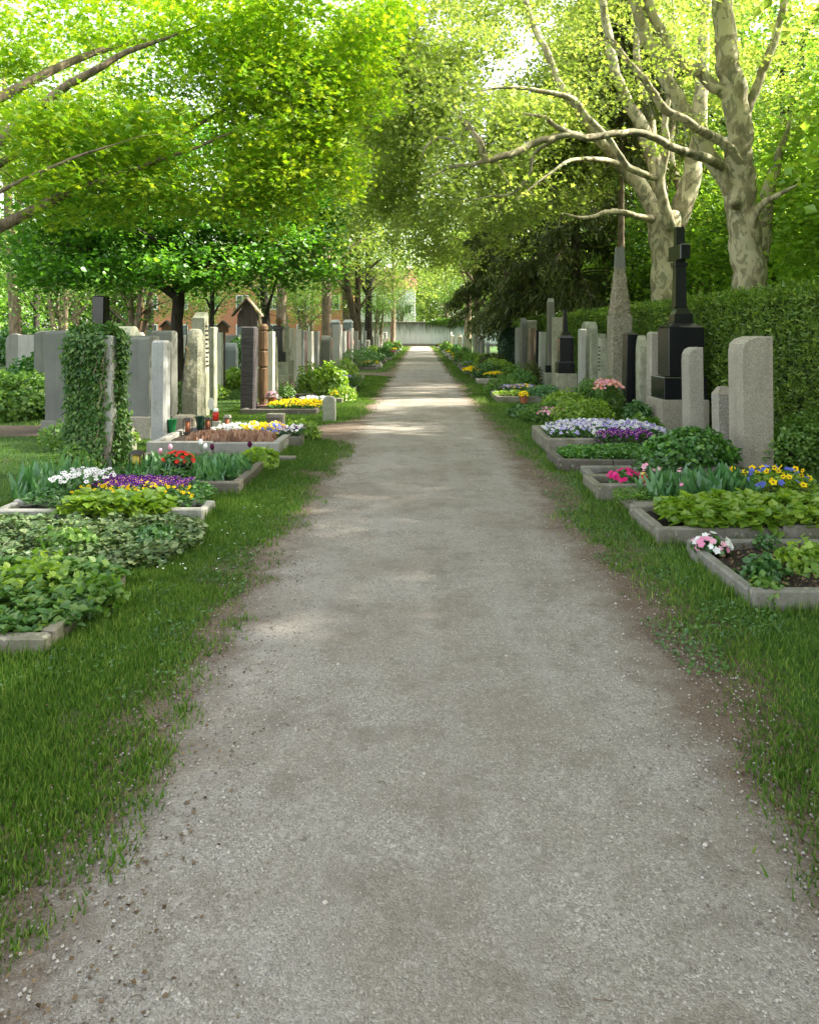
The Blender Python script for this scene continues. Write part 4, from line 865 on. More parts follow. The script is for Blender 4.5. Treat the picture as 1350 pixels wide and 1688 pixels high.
# far beds on both sides
kinds = [('flowering_shrub', 'mid', None), ('box_bush', 'box', None), ('lime_shrub', 'lime', None), ('shrub', 'herb', None), ('evergreen_bush', 'spruce', None)]
for side in (-1, 1):
    D = 22.5 if side < 0 else 24.0; q = 0
    while D < 85:
        if not (side < 0 and 27.6 < D < 36):
            nm, m, _ = kinds[rr.randrange(5)]; rx = rr.uniform(.25, .6)
            bush(0, 0, D, rx, rx, rx*rr.uniform(.6, 1.2), int(500+500*rx), .05+.0012*D, m, 'bushy %s plant far down the %s graves' % ({'mid': 'mid green', 'box': 'clipped green', 'lime': 'yellow-green', 'herb': 'low leafy', 'spruce': 'dark evergreen'}[m], 'left' if side < 0 else 'right'), nm, group='far plants on the %s graves' % ('left' if side < 0 else 'right'), X=side*rr.uniform(2.1, 3.1), Z=rx*.5)
        if q % 2 == 0 and not (side < 0 and 27.6 < D < 31):
            cc = rr.choice(['yellow', 'whitep', 'salmon', 'lilac', 'yellow', 'magenta'])
            if side > 0 and 26 < D < 32: cc = 'yellow'
            x_ = side*rr.uniform(1.9, 2.3); patch(x_, x_+side*.8, D+.9, D+1.6, .1, 160, .08, 'herb', .16, 'far patch of %s flowers on the %s' % ({'whitep': 'white', 'lilac': 'lilac', 'salmon': 'salmon'}.get(cc, cc), 'left' if side < 0 else 'right'), 'flower_patch', [(cc, 1, None, None)], nb=90, bs=.10, cat='flowers')
        D += rr.uniform(2.0, 3.4); q += 1
patch(gx(765, 28), gx(800, 28), 27.3, 28.6, .1, 300, .08, 'herb', .2, 'mass of yellow flowers on the right, halfway to the wall', 'flower_patch', [('yellow', 1, None, None)], nb=260, bs=.11, cat='flowers')
# ------------------------------------------------------------------ lawn blades
def in_beds(x, y):
    m = np.zeros(len(x), bool)
    for a, b, c, d in BEDS: m |= (x > a) & (x < b) & (y > c) & (y < d)
    for a, b, xe in SIDE: m |= (x < -1.2) & (x > xe) & (y > a+.02) & (y < b-.02)
    return m
def lawn(n, dmin, dmax, xa, xb, power, seed):
    g = np.random.default_rng(seed); u = g.random(n)
    D = (dmin**(1-power)+u*(dmax**(1-power)-dmin**(1-power)))**(1/(1-power)); X = g.uniform(xa, xb, n)
    le, re = ledge(D), redge(D)
    dist = np.where(X < 0, le-X, X-re)                   # distance outside the gravel
    nz = .6*vnoise(X*2.2+50, D*2.2)+.4*vnoise(X*9, D*9+7)
    p = sstep(-.14, .32, dist+.5*(nz-.5))
    wear = sstep(.38, .62, vnoise(X*1.7+11, D*1.1+5))       # worn bare patches on the right verge
    p = np.where((X > 0) & (D < 10.5) & (X < 1.95), p*np.where(D < 5.5, .8, .22+.75*wear)*sstep(1.15, 1.7, X+.25*wear), p)
    k = (g.random(n) < p) & ~in_beds(X, D) & (np.abs(X) < .56*D*1.25+1.2)
    X, D, nz = X[k], D[k], nz[k]
    P = np.stack([X, D, np.zeros(len(X))], 1); Nn = g.normal(size=P.shape)*[1, 1, .1]; T_ = g.normal(0, .45, P.shape); T_[:, 2] = 1
    S = g.uniform(.018, .046, len(X))*(.7+.7*nz)*(1+D*.008)
    mb = MB(); scatter(mb, BLADE, P, Nn, S, T=T_, W=g.uniform(.13, .22, len(X))*(1+D*.045)); return mb
mb = lawn(440000, 1.5, 30, -3.9, -.85, 1.25, 1).build('grass', M['grass']); tag(mb, 'short green lawn grass on the left verge and between graves', 'grass', kind='stuff')
mb = lawn(430000, 1.7, 45, 1.0, 4.95, 1.25, 2).build('grass', M['grass']); tag(mb, 'patchy short grass on the right verge', 'grass', kind='stuff')
mb = lawn(200000, 6.5, 60, -16, -3.6, 1.2, 3).build('grass', M['grass']); tag(mb, 'sunny lawn among the back rows on the left', 'grass', kind='stuff')
mb = lawn(60000, 30, 90, -3.8, 3.8, 1.05, 4).build('grass', M['grass']); tag(mb, 'strips of lawn beside the far path', 'grass', kind='stuff')
# loose grit and litter on the path
g = np.random.default_rng(12); n = 16000
D = 1.5*(16/1.5)**g.random(n); X = g.uniform(-1.3, 1.5, n); th = g.random(n)
PEB = (np.array([(-.5, -.4, 0), (.5, -.45, 0), (.45, .5, 0), (-.4, .45, 0), (-.25, -.2, .45), (.3, -.2, .4), (.2, .25, .5), (-.2, .25, .4)]), np.array([(4, 5, 6, 7), (0, 1, 5, 4), (1, 2, 6, 5), (2, 3, 7, 6), (3, 0, 4, 7)]))
M['peb'] = m_petal('loose grit', (.12, .10, .085), (.42, .39, .35), 0.0)
mb = MB(); scatter(mb, PEB, np.stack([X, D, np.full(n, .012)], 1), upn(n, 3, .5), g.uniform(.003, .010, n)*(1+(th > .985)*.9)); tag(mb.build('loose_grit', M['peb']), 'loose grit scattered on the gravel path', 'gravel', kind='stuff')
n = 5200; D = 1.7*(20/1.7)**g.random(n); e = g.normal(0, .22, n); X = np.where(g.random(n) < .5, ledge(D)+e, redge(D)+np.abs(e)*1.2)
M['litter'] = m_petal('dead leaf litter', (.05, .035, .022), (.20, .14, .085), 0.1)
mb = MB(); scatter(mb, LEAF4, np.stack([X, D, np.full(n, .014)], 1), upn(n, 2, .6), g.uniform(.006, .019, n)); tag(mb.build('leaf_litter', M['litter']), 'brown leaf litter along both path edges', 'leaf litter', kind='stuff')
# daisies
n = 40; D = 5+g.random(n)**2*6; D = np.where(D < 5, 5, D); X = ledge(D)-.08-g.random(n)*.6
mb = MB(); k = ~in_beds(X, D); scatter(mb, FLOW, np.stack([X, D, np.full(n, .045)], 1)[k], upn(k.sum(), 2, .4), .015); tag(mb.build('daisies', M['whitep']), 'tiny white daisies in the left verge', 'daisies', kind='stuff')

g = np.random.default_rng(77); n = 26000; D = 3*(16/3)**g.random(n); X = np.where(g.random(n) < .6, g.uniform(-3.6, -1.0, n), g.uniform(1.15, 2.0, n))
dist = np.where(X < 0, ledge(D)-X, X-redge(D)); k = (dist > .02) & (vnoise(X*3+9, D*3) > .52) & ~in_beds(X, D)
mb = MB(); scatter(mb, LEAF6, np.stack([X, D, g.uniform(.008, .03, n)], 1)[k], upn(int(k.sum()), 1.6, .6), g.uniform(.010, .024, int(k.sum()))); tag(mb.build('clover', M['herb']), 'clover and small weeds in the verge turf', 'weeds', kind='stuff')
# undergrowth between the back rows on the left
for px, D, rx, rz, m, lab in ((95, 15, .7, .55, 'mid', 'rounded bush left of the dark arched headstone'), (60, 18, .8, .7, 'box', 'dark bush outside the left photo edge'), (130, 21, .9, .75, 'mid', 'bush behind the ivy-covered stone'), (165, 29, 1.1, .9, 'box', 'dark evergreen bush behind the tall black pillar'),
                              (225, 33, 1.0, .7, 'mid', 'bush among the far back rows below the brick house'), (20, 14, .7, .6, 'mid', 'bush at the left picture border'), (340, 36, 1.0, .8, 'lime', 'bright bush far behind the lettered limestone'), (290, 29, .8, .6, 'mid', 'bush between maple trunk and the back rows'),
                              (400, 30, .8, .9, 'box', 'dark bush behind the rippled pillar'), (505, 34, .8, .9, 'mid', 'bush behind the pale slabs of the left row'), (100, 42, 1.6, 1.3, 'mid', 'wide shrub beyond the last back row'), (30, 38, 1.6, 1.3, 'box', 'wide dark shrub beyond the last back row'),
                              (190, 46, 1.7, 1.2, 'pale', 'wide pale shrub before the brick house'), (430, 50, 1.5, 1.4, 'mid', 'wide shrub before the middle of the brick house'), (385, 22, .5, .35, 'lime', 'yellow-green border plants on the sunny lawn'), (1060, 10.9, .3, .25, 'mid', 'leafy filler at the foot of the black cross monument')):
    bush(px, 0, D, rx, rx*.9, rz, int(1500+1500*rx), .055+.0025*D, m, lab, 'shrub', Z=rz*.5, shell=.4)

# fallen twigs and small mixed plants of the nearest beds
g = np.random.default_rng(5)
mb = MB()
for k in range(80):
    D = 1.8*(14/1.8)**g.random(); x = g.uniform(-1.2, 1.35) if g.random() < .5 else (float(ledge(D))+g.normal(0, .15) if g.random() < .5 else float(redge(D))+g.normal(0, .15)); a = g.uniform(0, 6.28); L = g.uniform(.015, .05)
    mb.tube(spline([(x, D, .016), (x+L*.5*math.cos(a), D+L*.5*math.sin(a), .022), (x+L*math.cos(a+.3), D+L*math.sin(a+.3), .016)], 2), .0014, 4)
tag(mb.build('fallen_twigs', M['bark']), 'thin fallen twigs lying on the gravel', 'twigs', kind='stuff')
for px, D, rx, rz, m, tp, lab in ((150, 4.3, .20, .16, 'mid', LEAF6, 'leafy perennial in the near left corner bed, towards the ivy'), (60, 4.45, .24, .22, 'lime', LEAF6, 'yellow-green perennial in the near left corner bed'), (115, 5.35, .22, .17, 'mid', LEAF4, 'soft green tuft in the variegated ivy'), (255, 5.6, .16, .12, 'herb', LEAF4, 'low tuft at the right side of the ivy carpet'),
                                  (1255, 4.75, .15, .13, 'herb', LEAF6, 'young leafy plant in the bare soil bed'), (1330, 4.9, .2, .18, 'lime', LEAF6, 'yellow-green plant at the right edge of the bare soil bed'), (1262, 4.45, .10, .09, 'mid', LEAF4, 'small seedling tuft in the bare soil bed')):
    bush(px, 0, D, rx, rx, rz, int(2600*rx), .045, m, lab, 'leafy_clump', 'plant', Z=.07, shell=.2, tpl=tp)
n = 1500; mb = MB(); scatter(mb, LEAF4, np.stack([g.uniform(2.0, 3.7, n), g.uniform(4.43, 5.37, n), .085+.02*g.random(n)], 1), upn(n, 1.2, .8), g.uniform(.010, .034, n)); tag(mb.build('bark_mulch', M['litter']), 'bark mulch chips on the bare soil bed', 'mulch', kind='stuff')
# grass growing up against the kerbs
PP = []
for a, b, c, d in BEDS:
    if c > 20: continue
    m = int(420*((b-a)+(d-c))*min(1.5, 8/c)); t = g.random(m); s_ = g.integers(0, 3, m); o = np.abs(g.normal(0, .035, m))
    pathside = a if a > 0 else b; sg = -1 if a > 0 else 1
    x = np.where(s_ == 0, pathside+sg*o, a+(b-a)*t); y = np.where(s_ == 0, c+(d-c)*t, np.where(s_ == 1, c-o, d+o)); PP.append(np.stack([x, y, np.zeros(m)], 1)[vnoise(x*4, y*4) > .3])
P = np.concatenate(PP); P = P[~in_beds(P[:, 0], P[:, 1])]; n = len(P); T_ = g.normal(0, .35, P.shape); T_[:, 2] = 1
mb = MB(); scatter(mb, BLADE, P, g.normal(size=P.shape)*[1, 1, .1], g.uniform(.03, .10, n), T=T_, W=g.uniform(.07, .14, n)); tag(mb.build('kerb_grass', M['grass']), 'longer grass growing against the stone kerbs', 'grass', kind='stuff')

bush(1320, 0, 8.9, .45, .35, .45, 2400, .045, 'mid', 'leafy shrub between the pitted pillar and the hedge, right of the stone', 'shrub', Z=.22, shell=.3)
# ------------------------------------------------------------------ hedge, walls, houses
def hedge():
    x0, x1, y0, y1, h = 4.8, 6.0, 3.5, 47.0, 2.2
    r = thing('hedge', 'clipped yew hedge running behind the right row of gravestones', 'hedge', (x0, y0, 0))
    L = y1-y0
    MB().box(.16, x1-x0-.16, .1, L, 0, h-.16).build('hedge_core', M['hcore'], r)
    g = np.random.default_rng(3); n = 260000
    # front, top, near end
    w = g.random(n); t = g.random(n); Y = L*(t**1.55)
    front = w < .66; top = ~front
    X = np.where(front, .03, g.uniform(-.02, 1.2, n)); Z = np.where(front, g.uniform(.05, h, n), h-.02)
    bump = .11*(vnoise(Y*1.8, Z*2.1)-.5)+.07*(vnoise(Y*6, Z*7)-.5)
    X = np.where(front, X+bump+.14*g.random(n)**2, X); Z = np.where(top, Z+.10*(vnoise(X*4, Y*2)-.5)+.05*g.normal(size=n)-.08*(np.abs(X-.6)/.6)**4+.00, Z-.0)
    Z = np.where(front, Z-.06*(Z > h-.1), Z)
    P = np.stack([X, Y, Z], 1); Nn = g.normal(0, .7, P.shape)+np.where(front[:, None], [-.7, -.2, .6], [0, 0, 1.0])
    T_ = g.normal(0, .5, P.shape)+np.where(front[:, None], [-.5, 0, .5], [-.1, 0, .8])
    m_ = 9000; ys_ = L*g.random(m_)**1.4; onTop = g.random(m_) < .55
    P2 = np.stack([np.where(onTop, g.uniform(0, 1.1, m_), -.04), ys_, np.where(onTop, h+.02, g.uniform(.3, h, m_))], 1); T2 = g.normal(0, .35, P2.shape)+np.where(onTop[:, None], [0, 0, 1.0], [-.8, 0, .5])
    P = np.concatenate([P, P2]); Nn = np.concatenate([Nn, g.normal(size=P2.shape)]); T_ = np.concatenate([T_, T2]); Y = np.concatenate([Y, ys_]); big = np.concatenate([np.ones(n), np.full(m_, 1.25)]); n = n+m_
    mb = MB(); scatter(mb, (NEED[0]*[3.0, 1, 1], NEED[1]), P, Nn, g.uniform(.026, .056, n)*(1+Y*.02)*big, T=T_); mb.build('foliage', M['hedge'], r)
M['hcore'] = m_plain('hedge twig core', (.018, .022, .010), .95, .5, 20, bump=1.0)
hedge()
def m_endwall():
    k = N('stained concrete wall'); co = k.coord(False)
    mp = k.n('ShaderNodeMapping', {'Vector': co, 'Scale': (3.5, 3.5, .35)}).outputs[0]
    a = k.noise(mp, 2.0, 6, .65); z = k.n('ShaderNodeSeparateXYZ', {0: co}).outputs[2]
    f = k.n('ShaderNodeMath', {0: k.n('ShaderNodeMapRange', {0: z, 1: 1.2, 2: 2.9, 3: -.15, 4: .35}).outputs[0], 1: a}, operation='ADD').outputs[0]
    col = k.ramp(f, [(.35, (.42, .48, .50)), (.6, (.22, .27, .27)), (.85, (.05, .07, .045))])
    return k.bsdf(col, .85, a, .4, .02)
M['endwall'] = m_endwall()
r = thing('end_wall', 'stained grey concrete wall closing the end of the path', 'wall', (-20, 91.2, 0))
MB().box(0, 40, 0, .25, 0, 2.85, b=.03).build('wall', M['endwall'], r)
mb = MB()
for k in range(64): mb.box(.3+k*.62, .36+k*.62, -.04, .0015, .35, 2.75)
mb.build('rib', M['endwall'], r)
MB().box(-.1, 40.1, -.10, .35, 2.853, 2.98, b=.02).build('coping', M['slate'], r)
MB().box(0, 40, -.12, -.002, 0, .33, b=.02).build('plinth', M['slate'], r)
bush(0, 0, 91.0, 3.0, .25, .55, 3000, .16, 'mid', 'creeper hanging over the top of the end wall', 'wall_creeper', 'creeper', X=3.5, Z=2.8, shell=.2)

def m_brick():
    k = N('red brick'); co = k.coord(False)
    mp = k.n('ShaderNodeMapping', {'Vector': co, 'Rotation': (math.radians(90), 0, 0)}).outputs[0]
    b = k.n('ShaderNodeTexBrick', {'Vector': mp, 'Color1': (.42, .13, .06, 1), 'Color2': (.50, .19, .09, 1), 'Mortar': (.38, .30, .24, 1), 'Scale': 4.0}).outputs[0]
    return k.bsdf(b, .9, k.noise(co, 30), .3)
M['brick'] = m_brick(); M['plaster'] = m_plain('white render', (.80, .80, .78), .8, .06, 2)
M['rooft'] = m_plain('roof tile', (.16, .06, .04), .8, .4, 6); M['pane'] = m_plain('window pane', (.05, .07, .09), .1, .2, spec=.8); M['frame'] = m_plain('white window frame', (.75, .75, .73), .5, .05)
def house(label, x0, x1, D, dep, h, roofh, wall, wins, winw, winh, rows, name='house'):
    r = thing(name, label, 'building', (x0, D, 0)); W = x1-x0
    MB().box(0, W, 0, dep, 0, h).build('wall', M[wall], r)
    V = [(-.3, -.4, h), (W+.3, -.4, h), (W+.3, dep+.4, h), (-.3, dep+.4, h), (-.3, dep/2, h+roofh), (W+.3, dep/2, h+roofh)]
    rf = MB().add(V, [(0, 1, 5, 4), (2, 3, 4, 5), (0, 4, 3), (1, 2, 5), (0, 3, 2, 1)]).build('roof', M['rooft'], r)
    for zr in rows:
        for k in range(wins):
            cx_ = W*(k+.5)/wins
            wn_ = MB(); fw = .09
            wn_.box(cx_-winw/2, cx_+winw/2, -.06, .0, zr, zr+fw).box(cx_-winw/2, cx_+winw/2, -.06, .0, zr+winh-fw, zr+winh)
            wn_.box(cx_-winw/2, cx_-winw/2+fw, -.06, .0, zr+fw, zr+winh-fw).box(cx_+winw/2-fw, cx_+winw/2, -.06, .0, zr+fw, zr+winh-fw).box(cx_-.03, cx_+.03, -.05, .0, zr+fw, zr+winh-fw)
            f = wn_.build('window', M['frame'], r)
            MB().box(cx_-winw/2+fw, cx_+winw/2-fw, -.02, -.004, zr+fw, zr+winh-fw).build('pane', M['pane'], f)
    return r
house('red brick house behind the trees on the left', gx(225, 78), gx(575, 78), 78, 9, 6.4, 3.2, 'brick', 7, 1.3, 1.5, (1.0, 4.0))
house('white rendered house beyond the end wall', -9.5, -.75, 118, 9, 8.6, 3.5, 'plaster', 4, 1.1, 1.4, (4.6,))

# ------------------------------------------------------------------ trees
def fol(mb, cl, per, spread, ls, tpl, up=.7, flat=.55, droop=0.0, center=None):
    n = len(cl)*per; c = np.repeat(cl, per, 0)
    P = c+RNG.normal(size=(n, 3))*[spread, spread, spread*flat]
    Nn = upn(n, up, .75); T_ = RNG.normal(size=(n, 3)); T_[:, 2] -= droop
    scatter(mb, tpl, P, Nn, ls*(.5+.95*RNG.random(n)**1.4), T=T_); return mb
def grow(root, limbs, clusters, mat, sides=9, step=.35, tw=.012, sag=.05, rough=.10, name='trunk', sub=5, tip=.3, wob=None):
    """limbs: lists of (x, y, z, radius); every cluster is tied to the nearest wood by a twig"""
    mb = MB(); Pn = []; Rn = []
    for L in limbs:
        S = spline(L, sub); ww = min(.04, .35*float(np.mean(S[:, 3]))) if wob is None else wob; tt_ = np.arange(len(S))*.55; ph = RNG.uniform(0, 9, 3); S[:, :3] += ww*np.stack([np.sin(tt_*1.3+ph[0])+.6*np.sin(tt_*3.1+ph[1]), np.sin(tt_*1.7+ph[1]), np.sin(tt_*1.1+ph[2])+.6*np.sin(tt_*2.7+ph[0])], 1)*np.minimum(1, np.arange(len(S))/6.0)[:, None]*.5; S[-sub:, 3] *= np.linspace(1, tip, min(len(S), sub));  R = np.maximum(S[:, 3], .004)
        mb.tube(S[:, :3], R, sides, rough=rough); Pn.append(S[:, :3]); Rn.append(R)
    Pn = np.concatenate(Pn); Rn = np.concatenate(Rn)
    if len(clusters):
        d0 = np.min(np.linalg.norm(clusters[:, None]-Pn[None, ::3], axis=2), 1); order = np.argsort(d0)
        BP = np.zeros((len(Pn)+len(clusters)*14, 3)); BR = np.zeros(len(BP)); n = len(Pn); BP[:n] = Pn; BR[:n] = Rn
        for ci in order:
            c = clusters[ci]; dd = np.linalg.norm(BP[:n]-c, axis=1)+.25*np.maximum(0, .02-BR[:n])*20
            i = int(np.argmin(dd)); d = np.linalg.norm(BP[i]-c)
            if d < .08: continue
            m = int(min(12, max(2, math.ceil(d/step)))); t = np.linspace(0, 1, m+1)[:, None]
            Q = BP[i]*(1-t)+c*t; Q[:, 2:] -= sag*d*np.sin(t*np.pi)*RNG.uniform(-.4, 1); Q[1:-1] += RNG.normal(0, .045*min(d, 1.5), (m-1, 3))
            r0 = min(BR[i]*.7, tw*(.5+d*.55)); R = np.linspace(r0, .0035, m+1)
            mb.tube(Q, R, 4 if r0 < .02 else 6)
            BP[n:n+m] = Q[1:]; BR[n:n+m] = R[1:]; n += m
    return mb.build(name, M[mat], root, True)
def blobs(B, dens):
    """B: (x, y, z, rx, ry, rz) in metres; points biased to the shell and broken up"""
    out = []
    for (x, y, z, a, b, c) in B:
        n = int(dens*a*b*c*4.2); u = RNG.normal(size=(n, 3)); u /= np.linalg.norm(u, axis=1)[:, None]
        P = u*(RNG.random(n)**.40)[:, None]*[a, b, c]+[x, y, z]
        k = vnoise(P[:, 0]*.9+P[:, 1]*.6, P[:, 2]*1.0+P[:, 1]*.4) > .28
        out.append(P[k])
    return np.concatenate(out)
def pl(D, *pts):                                             # limb through photo points at a distance: (px, py, half width px[, D])
    return [(*at(p[0], p[1], p[3] if len(p) > 3 else D), p[2]*(p[3] if len(p) > 3 else D)/FPX) for p in pts]
def pb(px, py, D, rx, ry, rz): return (*at(px, py, D), rx, ry, rz)

def tree(name, label, limbs, cl, per, spread, ls, leaf, bark, tpl=LEAF4, up=.7, flat=.55, droop=0, cat='tree', tw=.012, sides=9, group=None, base=None, rough=.10):
    b = limbs[0][0] if base is None else base; o = np.array([b[0], b[1], 0])
    r = thing(name, label, cat, tuple(o), 0, group)
    lm = [[(p[0]-o[0], p[1]-o[1], p[2], p[3]) for p in L] for L in limbs]
    grow(r, lm, cl-o, bark, tw=tw, sides=sides, rough=rough)
    mb = MB(); fol(mb, cl-o, per, spread, ls, tpl, up, flat, droop); mb.build('crown', M[leaf], r)
    return r

# near linden, trunk just out of frame on the left
D = 11.5; bx = -7.6
limbs = [[(bx, D, -.1, .34), (bx, D, .3, .27), (bx+.05, D, 1.6, .24), (bx+.1, D, 3.0, .22), (bx+.2, D+.1, 5, .17), (bx+.1, D, 7.5, .10)],
         [(bx+.1, D, 2.7, .13), *pl(D, (60, 345, 9), (110, 320, 8), (165, 300, 6, 11.2), (230, 275, 4.5, 11.3), (330, 240, 2.8, 11.8), (430, 200, 1.4, 12))],
         [(bx+.15, D, 3.6, .12), *pl(D, (20, 215, 9, 11.3), (90, 158, 7.5, 11.3), (150, 118, 6, 11.3), (210, 88, 4.5, 11.5), (330, 40, 2.5, 11.7))],
         [(bx+.15, D, 3.4, .10), *pl(D, (40, 250, 5, 12.5), (150, 262, 4, 13), (270, 235, 3.5, 13.2), (420, 155, 3, 13.3), (560, 110, 2, 13.3))],
         [(bx+.1, D, 3.1, .08), *pl(D, (30, 300, 3, 10.5), (120, 262, 2.5, 10.2), (230, 225, 1.2, 10.2))],
         [(bx+.2, D, 4.6, .10), (bx+2, D+1.5, 6.4, .06), (bx+4.6, D+2, 7.2, .03)]]
cl = np.concatenate([blobs([pb(170, 235, 11.6, 1.4, 1.6, .55), pb(330, 255, 12.0, 1.6, 1.5, .75), pb(440, 190, 12.3, 1.3, 1.6, .95), pb(530, 130, 12.6, .95, 1.3, .75), pb(430, 110, 12.4, 1.3, 1.5, .7),
                            pb(120, 300, 11.0, .8, 1.2, .30), pb(260, 320, 11.6, 1.3, 1.2, .22), pb(420, 300, 12.4, 1.1, 1.3, .5), pb(290, 165, 12.8, .8, 1.2, .45), pb(500, 230, 12.8, .75, 1.2, .75), pb(600, 150, 13.2, .6, 1.1, .4),
                            pb(120, 185, 11.5, .6, 1.0, .35), pb(400, 40, 12.4, 2.2, 2, .6), pb(40, 260, 11, 1.0, 1.4, .8), pb(30, 350, 10.6, .5, 1.0, .3), pb(470, 350, 12.6, .7, 1, .4), pb(560, 250, 12.8, .6, .9, .9), pb(200, 350, 11.8, 1.1, 1, .22), pb(360, 350, 12.2, 1.0, 1, .25), pb(590, 70, 13, 1.0, 1.2, .7), pb(50, 190, 12.6, .9, 1, .6), pb(20, 290, 12.4, .7, 1.2, .6), pb(30, 90, 12.8, .8, 1, .5), pb(560, 20, 13, 1.6, 1.5, .6), pb(230, 60, 12, 1.0, 1, .3)], 17.0),
                     blobs([(bx+2, D+2, 7.6, 3, 2.5, 1.2)], 7)])
tree('linden_tree', 'near linden with large yellow-green leaves reaching in from the left', limbs, cl, 54, .20, .082, 'linden', 'barkl', MAPLE, up=.85, flat=.42, tw=.010)

# dark umbrella maple
D = 18.9
mx = gx(293, D)
limbs = [[(mx, D, -.1, .24), (mx, D, .25, .17), (mx+.02, D, 1.2, .15), (mx, D, 2.35, .16), (mx+.1, D, 3.0, .17)],
         [(mx, D, 2.5, .12), (mx-1.0, D-.3, 3.2, .09), (mx-2.3, D-.4, 3.7, .05), (mx-3.5, D-.3, 3.8, .03)], [(mx, D, 2.6, .12), (mx+.9, D-.6, 3.3, .09), (mx+2.2, D-1, 3.9, .05), (mx+3.3, D-1, 4.0, .03)],
         [(mx, D, 2.7, .12), (mx+.2, D-1.0, 3.4, .09), (mx-.1, D-2.6, 3.9, .05)], [(mx, D, 2.7, .13), (mx+.3, D+.8, 3.8, .10), (mx+.5, D+1.8, 5.2, .06)], [(mx, D, 2.8, .13), (mx-.3, D+.2, 4.5, .10), (mx-.5, D, 6.3, .05)],
         [(mx, D, 2.6, .10), (mx+1.2, D+.8, 3.5, .07), (mx+2.8, D+1.2, 4.6, .04)]]
cl = blobs([(mx-1.9, D-.6, 3.1, 1.9, 2.0, .55), (mx+1.2, D-1.2, 3.15, 1.7, 1.8, .55), (mx+2.9, D-.3, 3.4, 1.3, 1.6, .85), (mx-2.9, D, 3.6, 1.3, 1.6, .75), (mx-.4, D-1.9, 3.05, 1.6, 1.2, .42), (mx+.2, D-.8, 4.2, 2.8, 1.6, .8), (mx-2.2, D-.4, 4.3, 1.6, 1.6, .7),
            (mx, D, 5.6, 3.0, 2.6, 1.3), (mx+1.8, D, 4.9, 1.9, 2, .9), (mx-1.8, D, 5.0, 1.7, 2, .8), (mx+3.3, D+.2, 4.7, .9, 1.2, .8)], 10.5)
tree('maple_tree', 'dark green umbrella-crowned maple with black trunk among the left graves', limbs, cl, 46, .24, .105, 'maple', 'barkd', LEAF6, up=.8, flat=.45)

# two planes behind the hedge on the right
DA = 20.0
limbs = [[(*at(1098, 600, DA)[:2], -.1, .50), *pl(DA, (1098, 560, 27), (1098, 500, 25), (1098, 440, 24), (1097, 400, 25), (1094, 365, 28), (1092, 348, 22))],
         pl(DA, (1085, 372, 14), (1072, 335, 13), (1050, 300, 12), (1020, 268, 10), (985, 225, 9, 19.5), (950, 175, 8, 19.3), (928, 148, 7), (905, 98, 6), (880, 40, 5), (850, -60, 4), (830, -150, 2)),
         pl(DA, (1090, 360, 13), (1085, 300, 13, 20.3), (1072, 250, 12, 20.5), (1055, 205, 11, 20.5), (1035, 170, 9, 20.5), (1020, 135, 8), (1008, 92, 8), (995, 20, 7), (985, -80, 5), (980, -180, 2)),
         pl(DA, (1105, 375, 9, 19.5), (1092, 330, 9, 19.3), (1086, 300, 8, 19.2), (1094, 270, 6, 19.1), (1097, 230, 6, 19), (1096, 190, 5, 19), (1104, 140, 4, 19), (1110, 60, 3, 19), (1105, -60, 2, 19)),
         pl(DA, (1112, 372, 17), (1128, 330, 17), (1139, 290, 15), (1147, 250, 13), (1153, 200, 12), (1155, 150, 11), (1160, 60, 9), (1170, -60, 7), (1180, -200, 3)),
         pl(DA, (1088, 296, 4, 19.2), (1062, 288, 6, 19), (1034, 274, 6, 18.8), (1008, 236, 5, 18.5), (975, 200, 5, 18.2), (943, 165, 5, 18), (900, 152, 4, 17.8), (850, 144, 3, 17.6), (790, 150, 2, 17.4)),
         pl(DA, (1076, 362, 7, 19.8), (1050, 356, 5, 19.5), (1020, 350, 5, 19.2), (998, 349, 4, 19), (965, 360, 3, 18.8), (925, 350, 2, 18.6)),
         pl(DA, (1068, 250, 8, 20.5), (1074, 210, 8, 20.8), (1062, 160, 7, 21), (1050, 95, 6, 21), (1045, 30, 5, 21), (1035, -80, 3, 21)),
         pl(DA, (1020, 270, 5), (985, 262, 4, 19), (940, 265, 3, 18), (900, 290, 2, 17.5), (850, 330, 1.5, 17)),
         pl(DA, (1128, 330, 8, 20.5), (1105, 260, 6, 21), (1108, 200, 5, 21.5), (1120, 120, 4, 22))]
DC = 19.5
clA = blobs([pb(900, 190, 20.7, 1.6, 2.0, 1.2), pb(820, 230, 20.2, 1.5, 2.0, 1.2), pb(760, 300, 20.7, 1.3, 2, 1.2), pb(880, 320, 21.2, 1.6, 1.8, .9), pb(960, 270, 22.7, 1.2, 1.8, 1.2), pb(900, 90, 21.7, 1.8, 2, 1.0), pb(1020, 60, 23.7, 2.5, 2.5, .9),
             pb(840, 390, 21.7, .8, 1.3, .5), pb(700, 380, 22.2, 1.2, 1.8, .8), pb(720, 180, 21.2, 1.6, 2, 1.2), pb(760, 100, 21.2, 1.6, 2, .8), pb(1160, 130, 23.0, 1.6, 1.6, 1.2), pb(640, 250, 23.2, 1.3, 2, 1.2), pb(680, 90, 22.2, 1.8, 2, 1.3), pb(600, 330, 23.0, 1.2, 1.5, 1.2), pb(740, 420, 23.0, 1.0, 1.2, .5), pb(960, 180, 23.0, 2, 1.5, 1.5), pb(600, 90, 22.0, 1.8, 2, 1.6), pb(660, 200, 23.0, 1.6, 2, 1.6), pb(690, 320, 24.0, 1.5, 2, 1.2), pb(800, -20, 22.2, 2.5, 2, 1.2)], 11)
tree('plane_tree', 'forked pale plane tree just behind the hedge, directly left of the black cross', limbs, clA, 42, .23, .098, 'planeleaf', 'plane', MAPLE, up=.5, flat=.7, tw=.014, sides=14, rough=.03)
DB = 15.2
